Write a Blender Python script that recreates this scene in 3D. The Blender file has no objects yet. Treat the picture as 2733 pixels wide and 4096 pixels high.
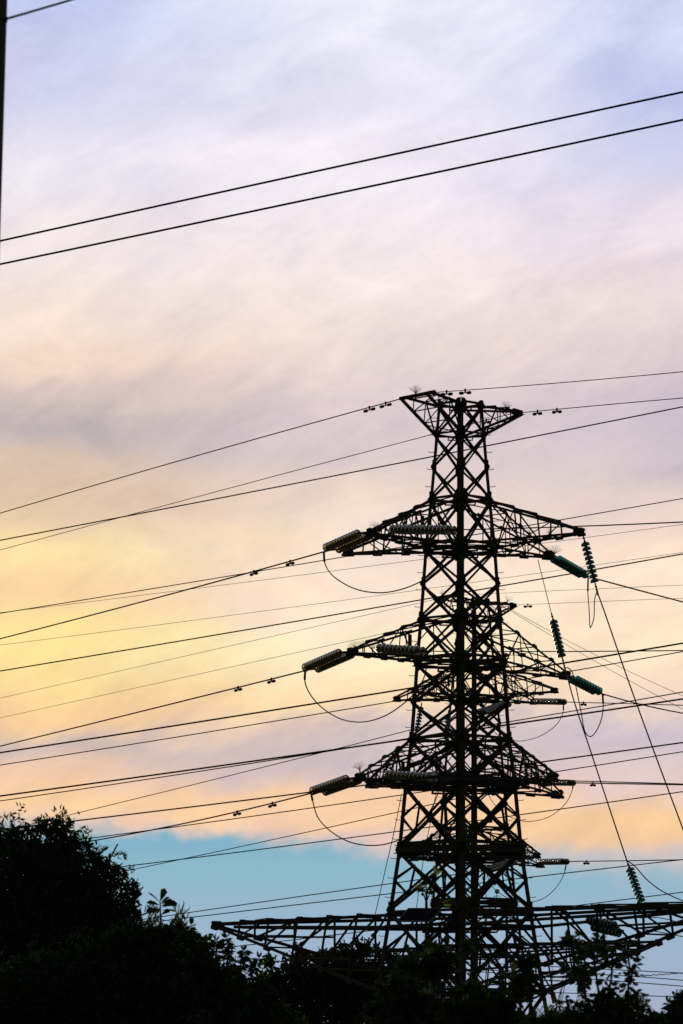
import bpy, math, random
import numpy as np
from mathutils import Vector, Matrix

random.seed(7)
rng = np.random.default_rng(7)
SC = bpy.context.scene
COL = SC.collection

# ------------------------------------------------------------------ camera
FPX, U0, VH, EYE = 18000.0, 1366.5, 4400.0, 4.0     # focal length in photo pixels, optical column, horizon row, eye height
cam_data = bpy.data.cameras.new("camera")
cam = bpy.data.objects.new("camera", cam_data)
COL.objects.link(cam)
cam.location = (0, 0, EYE)
cam.rotation_euler = (math.radians(90), 0, 0)
cam_data.sensor_fit = 'VERTICAL'
cam_data.sensor_height = 36.0
cam_data.lens = FPX / 4096 * 36.0                    # about 158 mm
cam_data.shift_y = (VH - 2048) / 4096
cam_data.clip_start = 0.5
cam_data.clip_end = 6000
cam_data.dof.use_dof = True
cam_data.dof.focus_distance = 146
cam_data.dof.aperture_fstop = 9.0
SC.camera = cam

# ------------------------------------------------------------------ world: dusk sky with a bank of cloud
SUN_AZ, SUN_EL = math.radians(-13.0), math.radians(6.0)   # azimuth measured from +Y towards +X
world = bpy.data.worlds.new("World")
SC.world = world
world.use_nodes = True
NT = world.node_tree
NT.nodes.clear()
def nd(t, **kw):
    n = NT.nodes.new(t)
    for k, v in kw.items():
        setattr(n, k, v)
    return n
def lk(a, b): NT.links.new(a, b)
def mth(op, a, b=None, c=None, clamp=False):
    n = nd('ShaderNodeMath', operation=op, use_clamp=clamp)
    for i, x in enumerate((a, b, c)):
        if x is None: continue
        if isinstance(x, (int, float)): n.inputs[i].default_value = x
        else: lk(x, n.inputs[i])
    return n.outputs[0]
def mixc(f, a, b, mode='MIX'):
    n = nd('ShaderNodeMix', data_type='RGBA', blend_type=mode)
    n.clamp_factor = True
    for i, x in ((0, f), (6, a), (7, b)):
        if isinstance(x, (int, float)): n.inputs[i].default_value = x
        elif isinstance(x, tuple): n.inputs[i].default_value = x
        else: lk(x, n.inputs[i])
    return n.outputs[2]
def smooth(x, a, b):
    n = nd('ShaderNodeMapRange', interpolation_type='SMOOTHSTEP')
    lk(x, n.inputs[0]); n.inputs[1].default_value = a; n.inputs[2].default_value = b
    return n.outputs[0]
def lin(c):
    r = []
    for x in c:
        x /= 255.0
        r.append(x / 12.92 if x <= 0.04045 else ((x + 0.055) / 1.055) ** 2.4)
    return (r[0], r[1], r[2], 1.0)
def ramp(fac, stops):
    n = nd('ShaderNodeValToRGB')
    cr = n.color_ramp
    cr.interpolation = 'EASE'
    while len(cr.elements) > 1: cr.elements.remove(cr.elements[-1])
    for i, (p, c) in enumerate(stops):
        e = cr.elements[0] if i == 0 else cr.elements.new(p)
        e.position = p; e.color = lin(c)
    lk(fac, n.inputs[0])
    return n.outputs[0]

tc = nd('ShaderNodeTexCoord')
sep = nd('ShaderNodeSeparateXYZ'); lk(tc.outputs['Generated'], sep.inputs[0])
dx, dy, dz = sep.outputs
az = mth('ARCTAN2', dx, dy)                                   # radians, 0 straight ahead
hyp = mth('SQRT', mth('ADD', mth('MULTIPLY', dx, dx), mth('MULTIPLY', dy, dy)))
el = mth('ARCTAN2', dz, hyp)
# cloud coordinates: azimuth and elevation in degrees, sheared so that the streaks rise to one side
azd, eld = mth('MULTIPLY', az, 57.29578), mth('MULTIPLY', el, 57.29578)
def noise(sx, sy, shear, scale, detail, rough, seed, dist=0.0):
    c = nd('ShaderNodeCombineXYZ')
    lk(mth('MULTIPLY', azd, sx), c.inputs[0])
    lk(mth('MULTIPLY', mth('SUBTRACT', eld, mth('MULTIPLY', azd, shear)), sy), c.inputs[1])
    c.inputs[2].default_value = seed
    n = nd('ShaderNodeTexNoise'); n.inputs['Scale'].default_value = scale
    n.inputs['Detail'].default_value = detail; n.inputs['Roughness'].default_value = rough
    n.inputs['Distortion'].default_value = dist
    lk(c.outputs[0], n.inputs['Vector'])
    return mth('SUBTRACT', n.outputs['Fac'], 0.5)
n_big = noise(0.28, 0.75, 0.10, 1.0, 3, 0.5, 3.1, 0.4)
n_streak = noise(0.42, 1.5, 0.62, 1.0, 5, 0.55, 9.7, 0.5)
n_fine = noise(1.3, 2.6, 0.3, 1.0, 6, 0.6, 5.2, 0.3)
n_edge = noise(1.6, 2.0, 0.0, 1.0, 5, 0.55, 12.4)
n_patch = noise(0.55, 1.1, 0.22, 1.0, 7, 0.62, 21.3, 0.6)
n_grain = noise(9.0, 14.0, 0.2, 1.0, 3, 0.6, 2.2)
warp = mth('ADD', mth('MULTIPLY', n_big, 0.7), mth('ADD', mth('MULTIPLY', n_streak, 0.55), mth('MULTIPLY', n_fine, 0.35)))
t = mth('DIVIDE', mth('ADD', eld, warp), 14.0, clamp=True)
def T(v): return max(0.0, min(1.0, math.degrees(math.atan((VH - v) / FPX)) / 14.0))
def st(lst): return sorted([(T(v), c) for v, c in lst])
left = ramp(t, st([(0, (196, 206, 242)), (330, (208, 210, 238)), (700, (240, 234, 243)), (1000, (242, 230, 232)), (1250, (242, 224, 214)), (1420, (240, 216, 200)),
                   (1580, (220, 200, 194)), (1740, (196, 184, 184)), (1880, (222, 198, 178)), (2020, (226, 198, 172)), (2180, (254, 226, 168)),
                   (2380, (252, 216, 166)), (2540, (255, 229, 158)), (2720, (255, 223, 156)), (2880, (253, 210, 158)), (3000, (208, 188, 180)),
                   (3110, (238, 202, 176)), (3220, (255, 212, 164)), (3320, (246, 208, 182))]))
mid = ramp(t, st([(0, (242, 242, 253)), (330, (236, 234, 248)), (700, (245, 236, 246)), (1100, (246, 234, 234)), (1400, (240, 223, 218)),
                  (1600, (222, 204, 208)), (1800, (220, 204, 207)), (1980, (240, 219, 205)), (2150, (244, 224, 214)), (2400, (254, 230, 210)),
                  (2600, (255, 237, 200)), (2800, (255, 225, 184)), (2930, (216, 198, 196)), (3070, (206, 190, 196)), (3180, (248, 206, 170)),
                  (3300, (253, 211, 170)), (3400, (240, 204, 188))]))
right = ramp(t, st([(0, (216, 220, 247)), (400, (194, 201, 238)), (620, (218, 218, 243)), (900, (238, 227, 237)), (1200, (238, 222, 222)),
                    (1400, (226, 209, 212)), (1700, (206, 194, 205)), (1900, (210, 197, 204)), (2050, (238, 216, 206)), (2250, (253, 227, 205)),
                    (2550, (255, 231, 200)), (2750, (251, 222, 198)), (2950, (210, 197, 206)), (3100, (228, 204, 202)), (3250, (255, 210, 160)),
                    (3350, (252, 208, 162)), (3430, (226, 206, 198))]))
aw = mth('ADD', azd, mth('MULTIPLY', n_big, 3.0))
cloud = mixc(smooth(aw, -3.7, 0.7), left, mid)
cloud = mixc(smooth(aw, 0.2, 4.2), cloud, right)
vary = mth('ADD', mth('MULTIPLY', n_streak, 0.18), mth('ADD', mth('MULTIPLY', n_patch, 0.46), mth('ADD', mth('MULTIPLY', n_fine, 0.12), mth('MULTIPLY', n_grain, 0.07))))
vc = nd('ShaderNodeCombineXYZ')
for i, k in enumerate((1.1, 1.0, 0.62)): lk(mth('MULTIPLY_ADD', vary, k, 0.985), vc.inputs[i])   # thicker cloud is greyer and bluer
cloud = mixc(1.0, cloud, vc.outputs[0], 'MULTIPLY')
clear = ramp(mth('DIVIDE', eld, 14.0, clamp=True),
             st([(4390, (184, 178, 196)), (4050, (165, 176, 200)), (3850, (159, 179, 203)), (3650, (152, 182, 204)), (3480, (143, 184, 203)), (3330, (126, 178, 201))]))
edge_el = mth('ADD', mth('ADD', mth('MULTIPLY', azd, -0.055), 3.28), mth('ADD', mth('ADD', mth('MULTIPLY', n_edge, 0.55), mth('MULTIPLY', n_fine, 0.35)), mth('MULTIPLY', smooth(azd, -0.9, 0.6), -0.06)))
gap = nd('ShaderNodeMapRange', interpolation_type='SMOOTHSTEP')
soft = mth('ADD', 0.16, mth('MULTIPLY', smooth(azd, -1.5, 3.5), 0.22))
lk(eld, gap.inputs[0]); lk(mth('SUBTRACT', edge_el, soft), gap.inputs[1]); lk(mth('ADD', edge_el, soft), gap.inputs[2])
west = mixc(gap.outputs[0], clear, cloud)
# the evening glow fades away from the sun towards the dim half of the sky
dotn = nd('ShaderNodeVectorMath', operation='DOT_PRODUCT')
lk(tc.outputs['Generated'], dotn.inputs[0])
dotn.inputs[1].default_value = (0.0, math.cos(math.radians(8)), math.sin(math.radians(8)))
glow = smooth(dotn.outputs['Value'], 0.72, 0.965)
sky = nd('ShaderNodeTexSky', sky_type='NISHITA')
sky.sun_disc = False
sky.sun_elevation = math.radians(2.0)
sky.sun_rotation = SUN_AZ
sky.air_density = 1.0; sky.dust_density = 2.0
bg_sky = nd('ShaderNodeBackground'); lk(sky.outputs[0], bg_sky.inputs[0]); bg_sky.inputs[1].default_value = 0.078
bg_cloud = nd('ShaderNodeBackground'); lk(west, bg_cloud.inputs[0]); bg_cloud.inputs[1].default_value = 1.0
mx = nd('ShaderNodeMixShader'); lk(glow, mx.inputs[0]); lk(bg_sky.outputs[0], mx.inputs[1]); lk(bg_cloud.outputs[0], mx.inputs[2])
out = nd('ShaderNodeOutputWorld'); lk(mx.outputs[0], out.inputs[0])

# ------------------------------------------------------------------ sun, low behind the cloud bank
sd = bpy.data.lights.new("sun", 'SUN'); sd.energy = 0.35; sd.angle = math.radians(6); sd.color = (1.0, 0.78, 0.5)
sun = bpy.data.objects.new("sun", sd); COL.objects.link(sun)
sdir = Vector((math.sin(SUN_AZ) * math.cos(SUN_EL), math.cos(SUN_AZ) * math.cos(SUN_EL), math.sin(SUN_EL)))
sun.rotation_euler = sdir.to_track_quat('Z', 'Y').to_euler()
SC.view_settings.view_transform = 'Standard'
SC.view_settings.look = 'None'
SC.view_settings.exposure = 0.0
SC.view_settings.gamma = 1.0
SC.view_settings.use_curve_mapping = False

# ------------------------------------------------------------------ materials
def material(name, base, rough=0.6, metal=0.0, var=0.0, vscale=3.0, translucent=0.0, transmission=0.0, ior=1.45, tcol=None):
    m = bpy.data.materials.new(name); m.use_nodes = True
    nt = m.node_tree; b = nt.nodes['Principled BSDF']; o = nt.nodes['Material Output']
    b.inputs['Base Color'].default_value = (*base, 1); b.inputs['Roughness'].default_value = rough
    b.inputs['Metallic'].default_value = metal; b.inputs['Transmission Weight'].default_value = transmission
    b.inputs['IOR'].default_value = ior
    if var > 0:
        t_ = nt.nodes.new('ShaderNodeTexCoord'); n = nt.nodes.new('ShaderNodeTexNoise')
        n.inputs['Scale'].default_value = vscale; n.inputs['Detail'].default_value = 4
        r = nt.nodes.new('ShaderNodeValToRGB')
        r.color_ramp.elements[0].position = 0.3; r.color_ramp.elements[1].position = 0.7
        r.color_ramp.elements[0].color = (*[x * (1 - var) for x in base], 1)
        r.color_ramp.elements[1].color = (*[min(1, x * (1 + var)) for x in base], 1)
        nt.links.new(t_.outputs['Object'], n.inputs['Vector']); nt.links.new(n.outputs['Fac'], r.inputs[0])
        nt.links.new(r.outputs[0], b.inputs['Base Color'])
    if translucent > 0:
        tr = nt.nodes.new('ShaderNodeBsdfTranslucent'); tr.inputs[0].default_value = (*(tcol or base), 1)
        mx_ = nt.nodes.new('ShaderNodeMixShader'); mx_.inputs[0].default_value = translucent
        nt.links.new(b.outputs[0], mx_.inputs[1]); nt.links.new(tr.outputs[0], mx_.inputs[2]); nt.links.new(mx_.outputs[0], o.inputs[0])
    return m
STEEL = material("weathered_steel", (0.058, 0.046, 0.038), 0.65, 0.0, 0.35, 2.5)
DARKSTEEL = material("dark_fitting", (0.03, 0.03, 0.03), 0.5)
WIRE = material("weathered_conductor", (0.03, 0.03, 0.032), 0.7)
FRINGEWIRE = material("fringe_tinted_wire", (0.34, 0.17, 0.06), 0.8)  # brown base colour stands in for lens colour fringing along hair-thin wires
GREENGLASS = material("green_glass", (0.0, 0.38, 0.29), 0.15, 0.0, 0, 1, 0, 0.78, 1.42)
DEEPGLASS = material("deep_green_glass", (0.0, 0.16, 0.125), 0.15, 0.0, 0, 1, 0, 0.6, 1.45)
GREYGLASS = material("olive_glass", (0.58, 0.45, 0.19), 0.12, 0.0, 0, 1, 0, 0.8, 1.4)
PALEGLASS = material("grey_glass", (0.50, 0.45, 0.36), 0.12, 0.0, 0, 1, 0, 0.75, 1.42)
BRISTLE = material("bristle_wire", (0.10, 0.08, 0.07), 0.5)
BARK = material("bark", (0.05, 0.04, 0.03), 0.9, 0, 0.4, 8)
LEAF_D = material("leaf_dark", (0.022, 0.038, 0.014), 0.75, 0, 0.3, 6, 0.16, tcol=(0.10, 0.16, 0.03))
LEAF_M = material("leaf_mid", (0.05, 0.08, 0.02), 0.7, 0, 0.3, 6, 0.35, tcol=(0.14, 0.24, 0.03))
LEAF_L = material("leaf_young", (0.06, 0.09, 0.02), 0.7, 0, 0.3, 6, 0.55, tcol=(0.40, 0.50, 0.07))
LEAF_B = material("leaf_broad", (0.022, 0.045, 0.015), 0.6, 0, 0.4, 6, 0.14, tcol=(0.10, 0.2, 0.03))
BERRY = material("red_leaf", (0.12, 0.015, 0.012), 0.6, 0, 0.2, 6, 0.15, tcol=(0.3, 0.03, 0.02))
GROUND = material("meadow_ground", (0.045, 0.055, 0.025), 0.95, 0, 0.45, 0.25)
CONCRETE = material("pole_concrete", (0.12, 0.11, 0.11), 0.9, 0, 0.2, 4)
FOOTING = material("footing_concrete", (0.25, 0.24, 0.22), 0.95, 0, 0.2, 4)
PANEL = material("solar_cell", (0.02, 0.018, 0.028), 0.3, 0, 0.1, 6)
TRIM = material("aluminium_trim", (0.5, 0.5, 0.52), 0.4, 0.6)
BOXM = material("box_paint", (0.36, 0.31, 0.26), 0.6, 0, 0.1, 4)
REDM = material("red_paint", (0.35, 0.05, 0.05), 0.5, 0, 0.15, 5)
WHITEM = material("white_plastic", (0.75, 0.75, 0.75), 0.5, 0, 0.05, 5)

# ------------------------------------------------------------------ helpers
def W(u, v, Y): return Vector(((u - U0) * Y / FPX, Y, EYE + (VH - v) * Y / FPX))

class MB:
    def __init__(s): s.v = []; s.f = []; s.m = []; s.mi = 0
    def add(s, vs, fs):
        o = len(s.v); s.v.extend([tuple(x) for x in vs]); s.f.extend([tuple(i + o for i in f) for f in fs]); s.m.extend([s.mi] * len(fs))
    def prism(s, p, q, prof, up):
        p, q = Vector(p), Vector(q); d = q - p
        if d.length < 1e-6: return
        d.normalize(); up = Vector(up)
        if abs(d.dot(up.normalized())) > 0.98: up = Vector((1, 0.3, 0))
        a = d.cross(up).normalized(); b = a.cross(d).normalized(); n = len(prof)
        vs = [p + a * x + b * y for x, y in prof] + [q + a * x + b * y for x, y in prof]
        fs = [(i, (i + 1) % n, n + (i + 1) % n, n + i) for i in range(n)] + [tuple(range(n - 1, -1, -1)), tuple(range(n, 2 * n))]
        s.add(vs, fs)
    def angle(s, p, q, w, up=(0, 0, 1), t=None):       # steel angle section
        t = t or max(0.012, w * 0.12)
        s.prism(p, q, [(0, 0), (w, 0), (w, t), (t, t), (t, w), (0, w)], up)
    def bar(s, p, q, w, h=None, up=(0, 0, 1)):
        h = h or w
        s.prism(p, q, [(-w / 2, -h / 2), (w / 2, -h / 2), (w / 2, h / 2), (-w / 2, h / 2)], up)
    def rod(s, p, q, r, n=6):
        s.prism(p, q, [(r * math.cos(2 * math.pi * i / n), r * math.sin(2 * math.pi * i / n)) for i in range(n)], (0, 0, 1))
    def tube(s, pts, r, n=6):
        pts = [Vector(p) for p in pts]; N = len(pts); vs = []
        prev = None
        rr = r if isinstance(r, (list, tuple)) else [r] * N
        for i, p in enumerate(pts):
            d = (pts[min(i + 1, N - 1)] - pts[max(i - 1, 0)]).normalized()
            if prev is None:
                up = Vector((0, 0, 1)) if abs(d.z) < 0.9 else Vector((1, 0, 0))
                a = d.cross(up).normalized()
            else:
                a = (prev - d * prev.dot(d)).normalized()
            prev = a; b = d.cross(a)
            vs += [p + (a * math.cos(2 * math.pi * k / n) + b * math.sin(2 * math.pi * k / n)) * rr[i] for k in range(n)]
        fs = [(i * n + k, i * n + (k + 1) % n, (i + 1) * n + (k + 1) % n, (i + 1) * n + k) for i in range(N - 1) for k in range(n)]
        fs += [tuple(range(n - 1, -1, -1)), tuple(range((N - 1) * n, N * n))]
        s.add(vs, fs)
    def plate(s, pts, th):                              # flat polygon with thickness
        pts = [Vector(p) for p in pts]; n = len(pts)
        nrm = (pts[1] - pts[0]).cross(pts[2] - pts[0]).normalized() * th / 2
        vs = [p - nrm for p in pts] + [p + nrm for p in pts]
        fs = [(i, (i + 1) % n, n + (i + 1) % n, n + i) for i in range(n)] + [tuple(range(n - 1, -1, -1)), tuple(range(n, 2 * n))]
        s.add(vs, fs)
    def box(s, c, sx, sy, sz):
        c = Vector(c)
        vs = [c + Vector((x * sx / 2, y * sy / 2, z * sz / 2)) for z in (-1, 1) for y in (-1, 1) for x in (-1, 1)]
        s.add(vs, [(0, 2, 3, 1), (4, 5, 7, 6), (0, 1, 5, 4), (2, 6, 7, 3), (0, 4, 6, 2), (1, 3, 7, 5)])
    def lathe(s, prof, n=16, M=None):
        M = M or Matrix(); vs = []
        for r, z in prof: vs += [M @ Vector((r * math.cos(2 * math.pi * k / n), r * math.sin(2 * math.pi * k / n), z)) for k in range(n)]
        fs = [(i * n + k, i * n + (k + 1) % n, (i + 1) * n + (k + 1) % n, (i + 1) * n + k) for i in range(len(prof) - 1) for k in range(n)]
        s.add(vs, fs)
    def build(s, name, mats, parent=None, smooth=False):
        me = bpy.data.meshes.new(name)
        me.from_pydata(s.v, [], s.f); me.update()
        for m in (mats if isinstance(mats, (list, tuple)) else [mats]): me.materials.append(m)
        if any(s.m): me.polygons.foreach_set('material_index', s.m)
        if smooth: me.polygons.foreach_set('use_smooth', [True] * len(me.polygons))
        o = bpy.data.objects.new(name, me); COL.objects.link(o)
        if parent: o.parent = parent
        return o

def empty(name, loc=(0, 0, 0)):
    o = bpy.data.objects.new(name, None); COL.objects.link(o); o.location = loc; o.empty_display_size = 0.2
    return o
def tag(o, label=None, cat=None, group=None, kind=None):
    for k, x in (('label', label), ('category', cat), ('group', group), ('kind', kind)):
        if x: o[k] = x
    return o
def copy_tree(o, parent=None):
    c = o.copy(); COL.objects.link(c); c.parent = parent
    for ch in list(o.children): copy_tree(ch, c)
    return c
def child_mesh(src, parent, M):
    c = bpy.data.objects.new(src.name.split('.')[0], src.data); COL.objects.link(c); c.parent = parent; c.matrix_local = M
    return c

# ------------------------------------------------------------------ ground
def ground_h(x, y):
    s = min(1.0, max(0.0, (y - 160) / 35.0)); return 1.24 * s * s * (3 - 2 * s)
g = MB()
xs = [-2500, -1000, -400, -150] + list(range(-80, 81, 8)) + [150, 400, 1000, 2500]
ys = [-400, -100, -40] + list(range(0, 260, 6)) + [300, 400, 600, 1000, 2000, 4000]
for y in ys:
    for x in xs: g.v.append((x, y, ground_h(x, y)))
nx = len(xs)
for j in range(len(ys) - 1):
    for i in range(nx - 1): g.f.append((j * nx + i, j * nx + i + 1, (j + 1) * nx + i + 1, (j + 1) * nx + i)); g.m.append(0)
tag(g.build('ground', GROUND, smooth=True), 'dark meadow ground under the towers', kind='structure')

# ------------------------------------------------------------------ lattice tower
D0, PX = 144.0, 0.008
TU = 1842.0
TX = (TU - U0) * PX
def HZ(v): return EYE + (VH - v) * PX                 # height of a row at the tower's own distance
_dt = [(1600, 88), (1741, 100), (1870, 111), (2000, 123), (2195, 144), (2335, 154), (2480, 165), (2650, 180), (2810, 191), (2960, 203),
       (3140, 226), (3400, 251), (3640, 287), (3720, 300), (3970, 340), (4900, 480)]
def HD(z):
    v = VH - (z - EYE) / PX
    return float(np.interp(v, [a for a, _ in _dt], [b for _, b in _dt])) * PX
CORN = {'N': (0, -1), 'L': (-1, 0), 'F': (0, 1), 'R': (1, 0)}
def corner(c, z):
    d = HD(z); return Vector((CORN[c][0] * d, CORN[c][1] * d, z))
FACES = [('N', 'L'), ('L', 'F'), ('F', 'R'), ('R', 'N')]
def fnorm(a, b): return Vector((CORN[a][0] + CORN[b][0], CORN[a][1] + CORN[b][1], 0)).normalized()
def tip_local(u, v, sx, sy):
    a = (u - U0) / FPX; k = (D0 * a - TX) / (sx - a * sy); Y = D0 + sy * k
    return Vector((sx * k, sy * k, EYE + (VH - v) * Y / FPX))
PV = [1622, 1741, 1868, 2000, 2195, 2335, 2480, 2650, 2810, 2960, 3140, 3400, 3640, 3970, 4420, 4890]
PZ = [HZ(v) for v in PV]

tower = empty('transmission_tower', (TX, D0, 0))
tag(tower, 'tall black lattice steel pylon with two solar panels on its base', 'pylon', 'lattice pylons')
# legs with gusset plates and step bolts
for c in 'NLFR':
    m = MB(); d = Vector((*CORN[c], 0)); side = Vector((-d.y, d.x, 0))
    for i in range(len(PZ) - 1):
        z1, z0 = PZ[i], PZ[i + 1]
        w = 0.115 + 0.045 * min(1, i / 11); th = 0.02
        p, q = corner(c, z0), corner(c, z1 + (0.02 if i == 0 else 0))
        e1 = (-d + side).normalized() * w; e2 = (-d - side).normalized() * w
        k1 = (-d + side).normalized() * th; k2 = (-d - side).normalized() * th
        ring = [Vector((0, 0, 0)), e1, e1 + k2, k1 + k2, e2 + k1, e2]
        vs = [p + x for x in ring] + [q + x for x in ring]; n = 6
        m.add(vs, [(a, (a + 1) % n, n + (a + 1) % n, n + a) for a in range(n)] + [(5, 4, 3, 2, 1, 0), (6, 7, 8, 9, 10, 11)])
    for i, z in enumerate(PZ[:-1]):                    # gussets on both faces at each panel point
        big = PV[i] in (2000, 2195, 2480, 2650, 2960, 3140, 3400, 3640)
        a_ = 0.30 if big else 0.18; h_ = 0.27 if big else 0.22
        if PV[i] == 1622: a_, h_ = 0.25, 0.16
        o = corner(c, z)
        for sgn in (1, -1):
            e = (-d + side * sgn).normalized()
            nrm = (d + side * sgn).normalized() * 0.015
            up = Vector((0, 0, 1)); b = o + nrm
            m.plate([b + up * h_, b + e * a_ * 0.55 + up * h_, b + e * a_ + up * h_ * 0.45, b + e * a_ - up * h_ * 0.45, b + e * a_ * 0.55 - up * h_, b - up * h_], 0.014)
    z = PZ[0] - 0.4
    while z > 3:
        s_ = 1 if int(z * 10) % 2 else -1
        o = corner(c, z) + Vector((0, 0, 0)); dd = (d * 0.75 + side * s_ * 0.25 * 0).normalized()
        m.rod(o, o + dd * 0.15, 0.011, 5); m.rod(o + dd * 0.14, o + dd * 0.18 + Vector((0, 0, 0.03)), 0.011, 5)
        z -= 0.55 if z > 15 else 0.62
    m.box(corner(c, 0.0) + Vector((0, 0, 0.1)) - d * 0.06, 0.35, 0.35, 0.03)
    leg = m.build('leg', STEEL, tower)
    fm = MB(); fm.box(corner(c, 0.0) - d * 0.06 + Vector((0, 0, -0.16)), 0.7, 0.7, 0.5); fm.build('footing', FOOTING, tower)
# bracing panels
def inset(p, q, s): return p.lerp(q, s), q.lerp(p, s)
for i in range(len(PZ) - 1):
    m = MB(); z1, z0 = PZ[i], PZ[i + 1]
    w = 0.062 + 0.03 * min(1, i / 10)
    for a, b in FACES:
        n = fnorm(a, b)
        A1, B1, A0, B0 = corner(a, z1), corner(b, z1), corner(a, z0), corner(b, z0)
        m.angle(A1 + n * 0.03, B0 + n * 0.03, w, n); m.angle(B1 + n * 0.002, A0 + n * 0.002, w, n)
        X = (A1 + B1 + A0 + B0) / 4
        if PV[i] >= 3140: m.plate([X + n * 0.05 + Vector((0, 0, s2 * 0.11)) + (B1 - A1).normalized() * s1 * 0.09 for s1, s2 in ((-1, -1), (1, -1), (1, 1), (-1, 1))], 0.012)
        if PV[i] >= 3140 and z1 - z0 > 1.5:             # secondary members in the tall panels
            for P1, P0, Q1, Q0 in ((A1, A0, B1, B0), (B1, B0, A1, A0)):
                mid_ = P1.lerp(P0, 0.5); up_, lo_ = P1.lerp(Q0, 0.26), P0.lerp(Q1, 0.26)
                m.angle(mid_ - n * 0.03, up_ - n * 0.03, w * 0.62, n); m.angle(mid_ - n * 0.05, lo_ - n * 0.05, w * 0.62, n)
                m.angle(up_ - n * 0.07, lo_ - n * 0.07, w * 0.55, n)
    m.build('bracing_panel', STEEL, tower)
# horizontal frames
for v, w, dbl in ((1622, 0.08, 0), (1741, 0.06, 0), (2000, 0.08, 0), (2195, 0.09, 1), (2480, 0.08, 0), (2650, 0.09, 1), (2960, 0.09, 0), (3140, 0.10, 1),
                  (3396, 0.10, 2), (3655, 0.10, 0), (3712, 0.10, 0), (3970, 0.10, 0)):
    m = MB(); z = HZ(v); vals = [z] if dbl == 0 else ([z + 0.1, z - 0.12] if dbl == 1 else [z + 0.1, z - 0.14])
    for k, zz in enumerate(vals):
        for a, b in FACES:
            n = fnorm(a, b) * (0.04 + 0.01 * k)
            m.angle(corner(a, zz) + n, corner(b, zz) + n, w * (1.0 if dbl < 2 else 1.2), fnorm(a, b))
        m.angle(corner('N', zz - 0.03), corner('F', zz - 0.03), w * 0.7); m.angle(corner('L', zz - 0.08), corner('R', zz - 0.08), w * 0.7)
        ms = [corner(a, zz - 0.12).lerp(corner(b, zz - 0.12), 0.5) for a, b in FACES]
        for q in range(4): m.angle(ms[q], ms[(q + 1) % 4], w * 0.6)
    if dbl == 2:
        for a, b in FACES[:1] + FACES[3:]:
            A, B = corner(a, z), corner(b, z); n = fnorm(a, b) * 0.07
            m.plate([A + n + Vector((0, 0, 0.06)), B + n + Vector((0, 0, 0.06)), B + n - Vector((0, 0, 0.12)), A + n - Vector((0, 0, 0.12))], 0.01)
    m.build('horizontal_frame', STEEL, tower)

# cross-arms: two top chords and two bottom chords meeting at a tip, with lacing between them
def crossarm(tip, ca, cb, vt, vb, bays, w, name='crossarm', tipw=0.16, plates=True, tips=None, horiz=False):
    zt, zb = HZ(vt), HZ(vb); n = fnorm(ca, cb)
    side = Vector((-n.y, n.x, 0))
    if (corner(ca, zt) - corner(cb, zt)).dot(side) < 0: side = -side
    ta, tb = (tips if tips else (tip + side * tipw / 2, tip - side * tipw / 2))
    TA, TB, BA, BB = corner(ca, zt), corner(cb, zt), corner(ca, zb), corner(cb, zb)
    lace = MB(); ws = 0.038 if not horiz else 0.055; fr = [i / bays for i in range(bays + 1)]
    lift = Vector((0, 0, 0.07)); drop = Vector((0, 0, -0.07))
    P = [[A.lerp(E + L, f) for f in fr] for A, E, L in ((TA, ta, lift), (TB, tb, lift), (BA, ta, drop), (BB, tb, drop))]
    for i in range(1, bays):
        for k in (0, 1): lace.angle(P[k][i], P[k + 2][i], ws, n)
        lace.angle(P[0][i], P[1][i], ws); lace.angle(P[2][i], P[3][i], ws)
    for i in range(bays - 1):
        for k in (0, 1):
            if i % 2 or horiz: lace.angle(P[k][i], P[k + 2][i + 1], ws, n)
            else: lace.angle(P[k + 2][i], P[k][i + 1], ws, n)
        lace.angle(P[0][i] + lift * .4, P[1][i + 1] + lift * .4, ws * 0.9)
        if not horiz: lace.angle(P[2][i] - lift * .4, P[3][i + 1] - lift * .4, ws * 0.9)
        if i == 0: lace.angle(P[3][i] - lift * .7, P[2][i + 1] - lift * .7, ws * 0.9)
    if horiz:                                           # long level struts running back from the bottom nodes
        for i in (2, 3, 5):
            for k in (0, 1):
                p = P[k + 2][i]; j = max(0, i - 2)
                f = fr[j]; up = P[k][j]; lo = P[k + 2][j]
                s_ = (p.z - lo.z) / max(1e-3, up.z - lo.z)
                q = lo.lerp(up, max(0, min(1, s_ - 0.06)))
                lace.angle(p, q, ws * 1.25, n)
    o = lace.build(name, STEEL, tower)
    for k in (0, 1):
        c1, c2 = MB(), MB()
        c1.angle(P[k][0], P[k][-1], w, (0, 0, -1)); c2.angle(P[k + 2][0], P[k + 2][-1], w * 1.05, (0, 0, 1))
        if plates:
            for i in range(bays):
                d = (P[k][i + 1] - P[k][i]).normalized(); c = P[k][i + 1] - d * 0.05
                c1.bar(c - d * 0.16, c + d * 0.02, w * 1.05, w * 1.2)
                d = (P[k + 2][i + 1] - P[k + 2][i]).normalized(); c = P[k + 2][i + 1]
                c2.bar(c - d * 0.3, c + d * 0.02, w * 1.05, w * 1.25)
        c1.build('top_chord', STEEL, o); c2.build('bottom_chord', STEEL, o)
    if horiz:
        t_ = MB(); t_.plate([tip + lift * 1.2 - n * 0.5, tip + lift * 0.8 + n * 0.05, tip + drop * 0.8 + n * 0.05, tip + drop * 2.2 - n * 0.45], tipw * 0.8); t_.build('tip_plate', STEEL, o)
    elif not tips:
        t_ = MB(); b = tip - n * 0.14
        t_.plate([b + lift * 1.5 + n * -0.22, b + lift * 0.9 + n * 0.16, b + drop * 1.0 + n * 0.16, b + drop * 1.4 + n * -0.25], tipw * 0.7)
        t_.build('tip_plate', STEEL, o)
    return o
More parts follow.
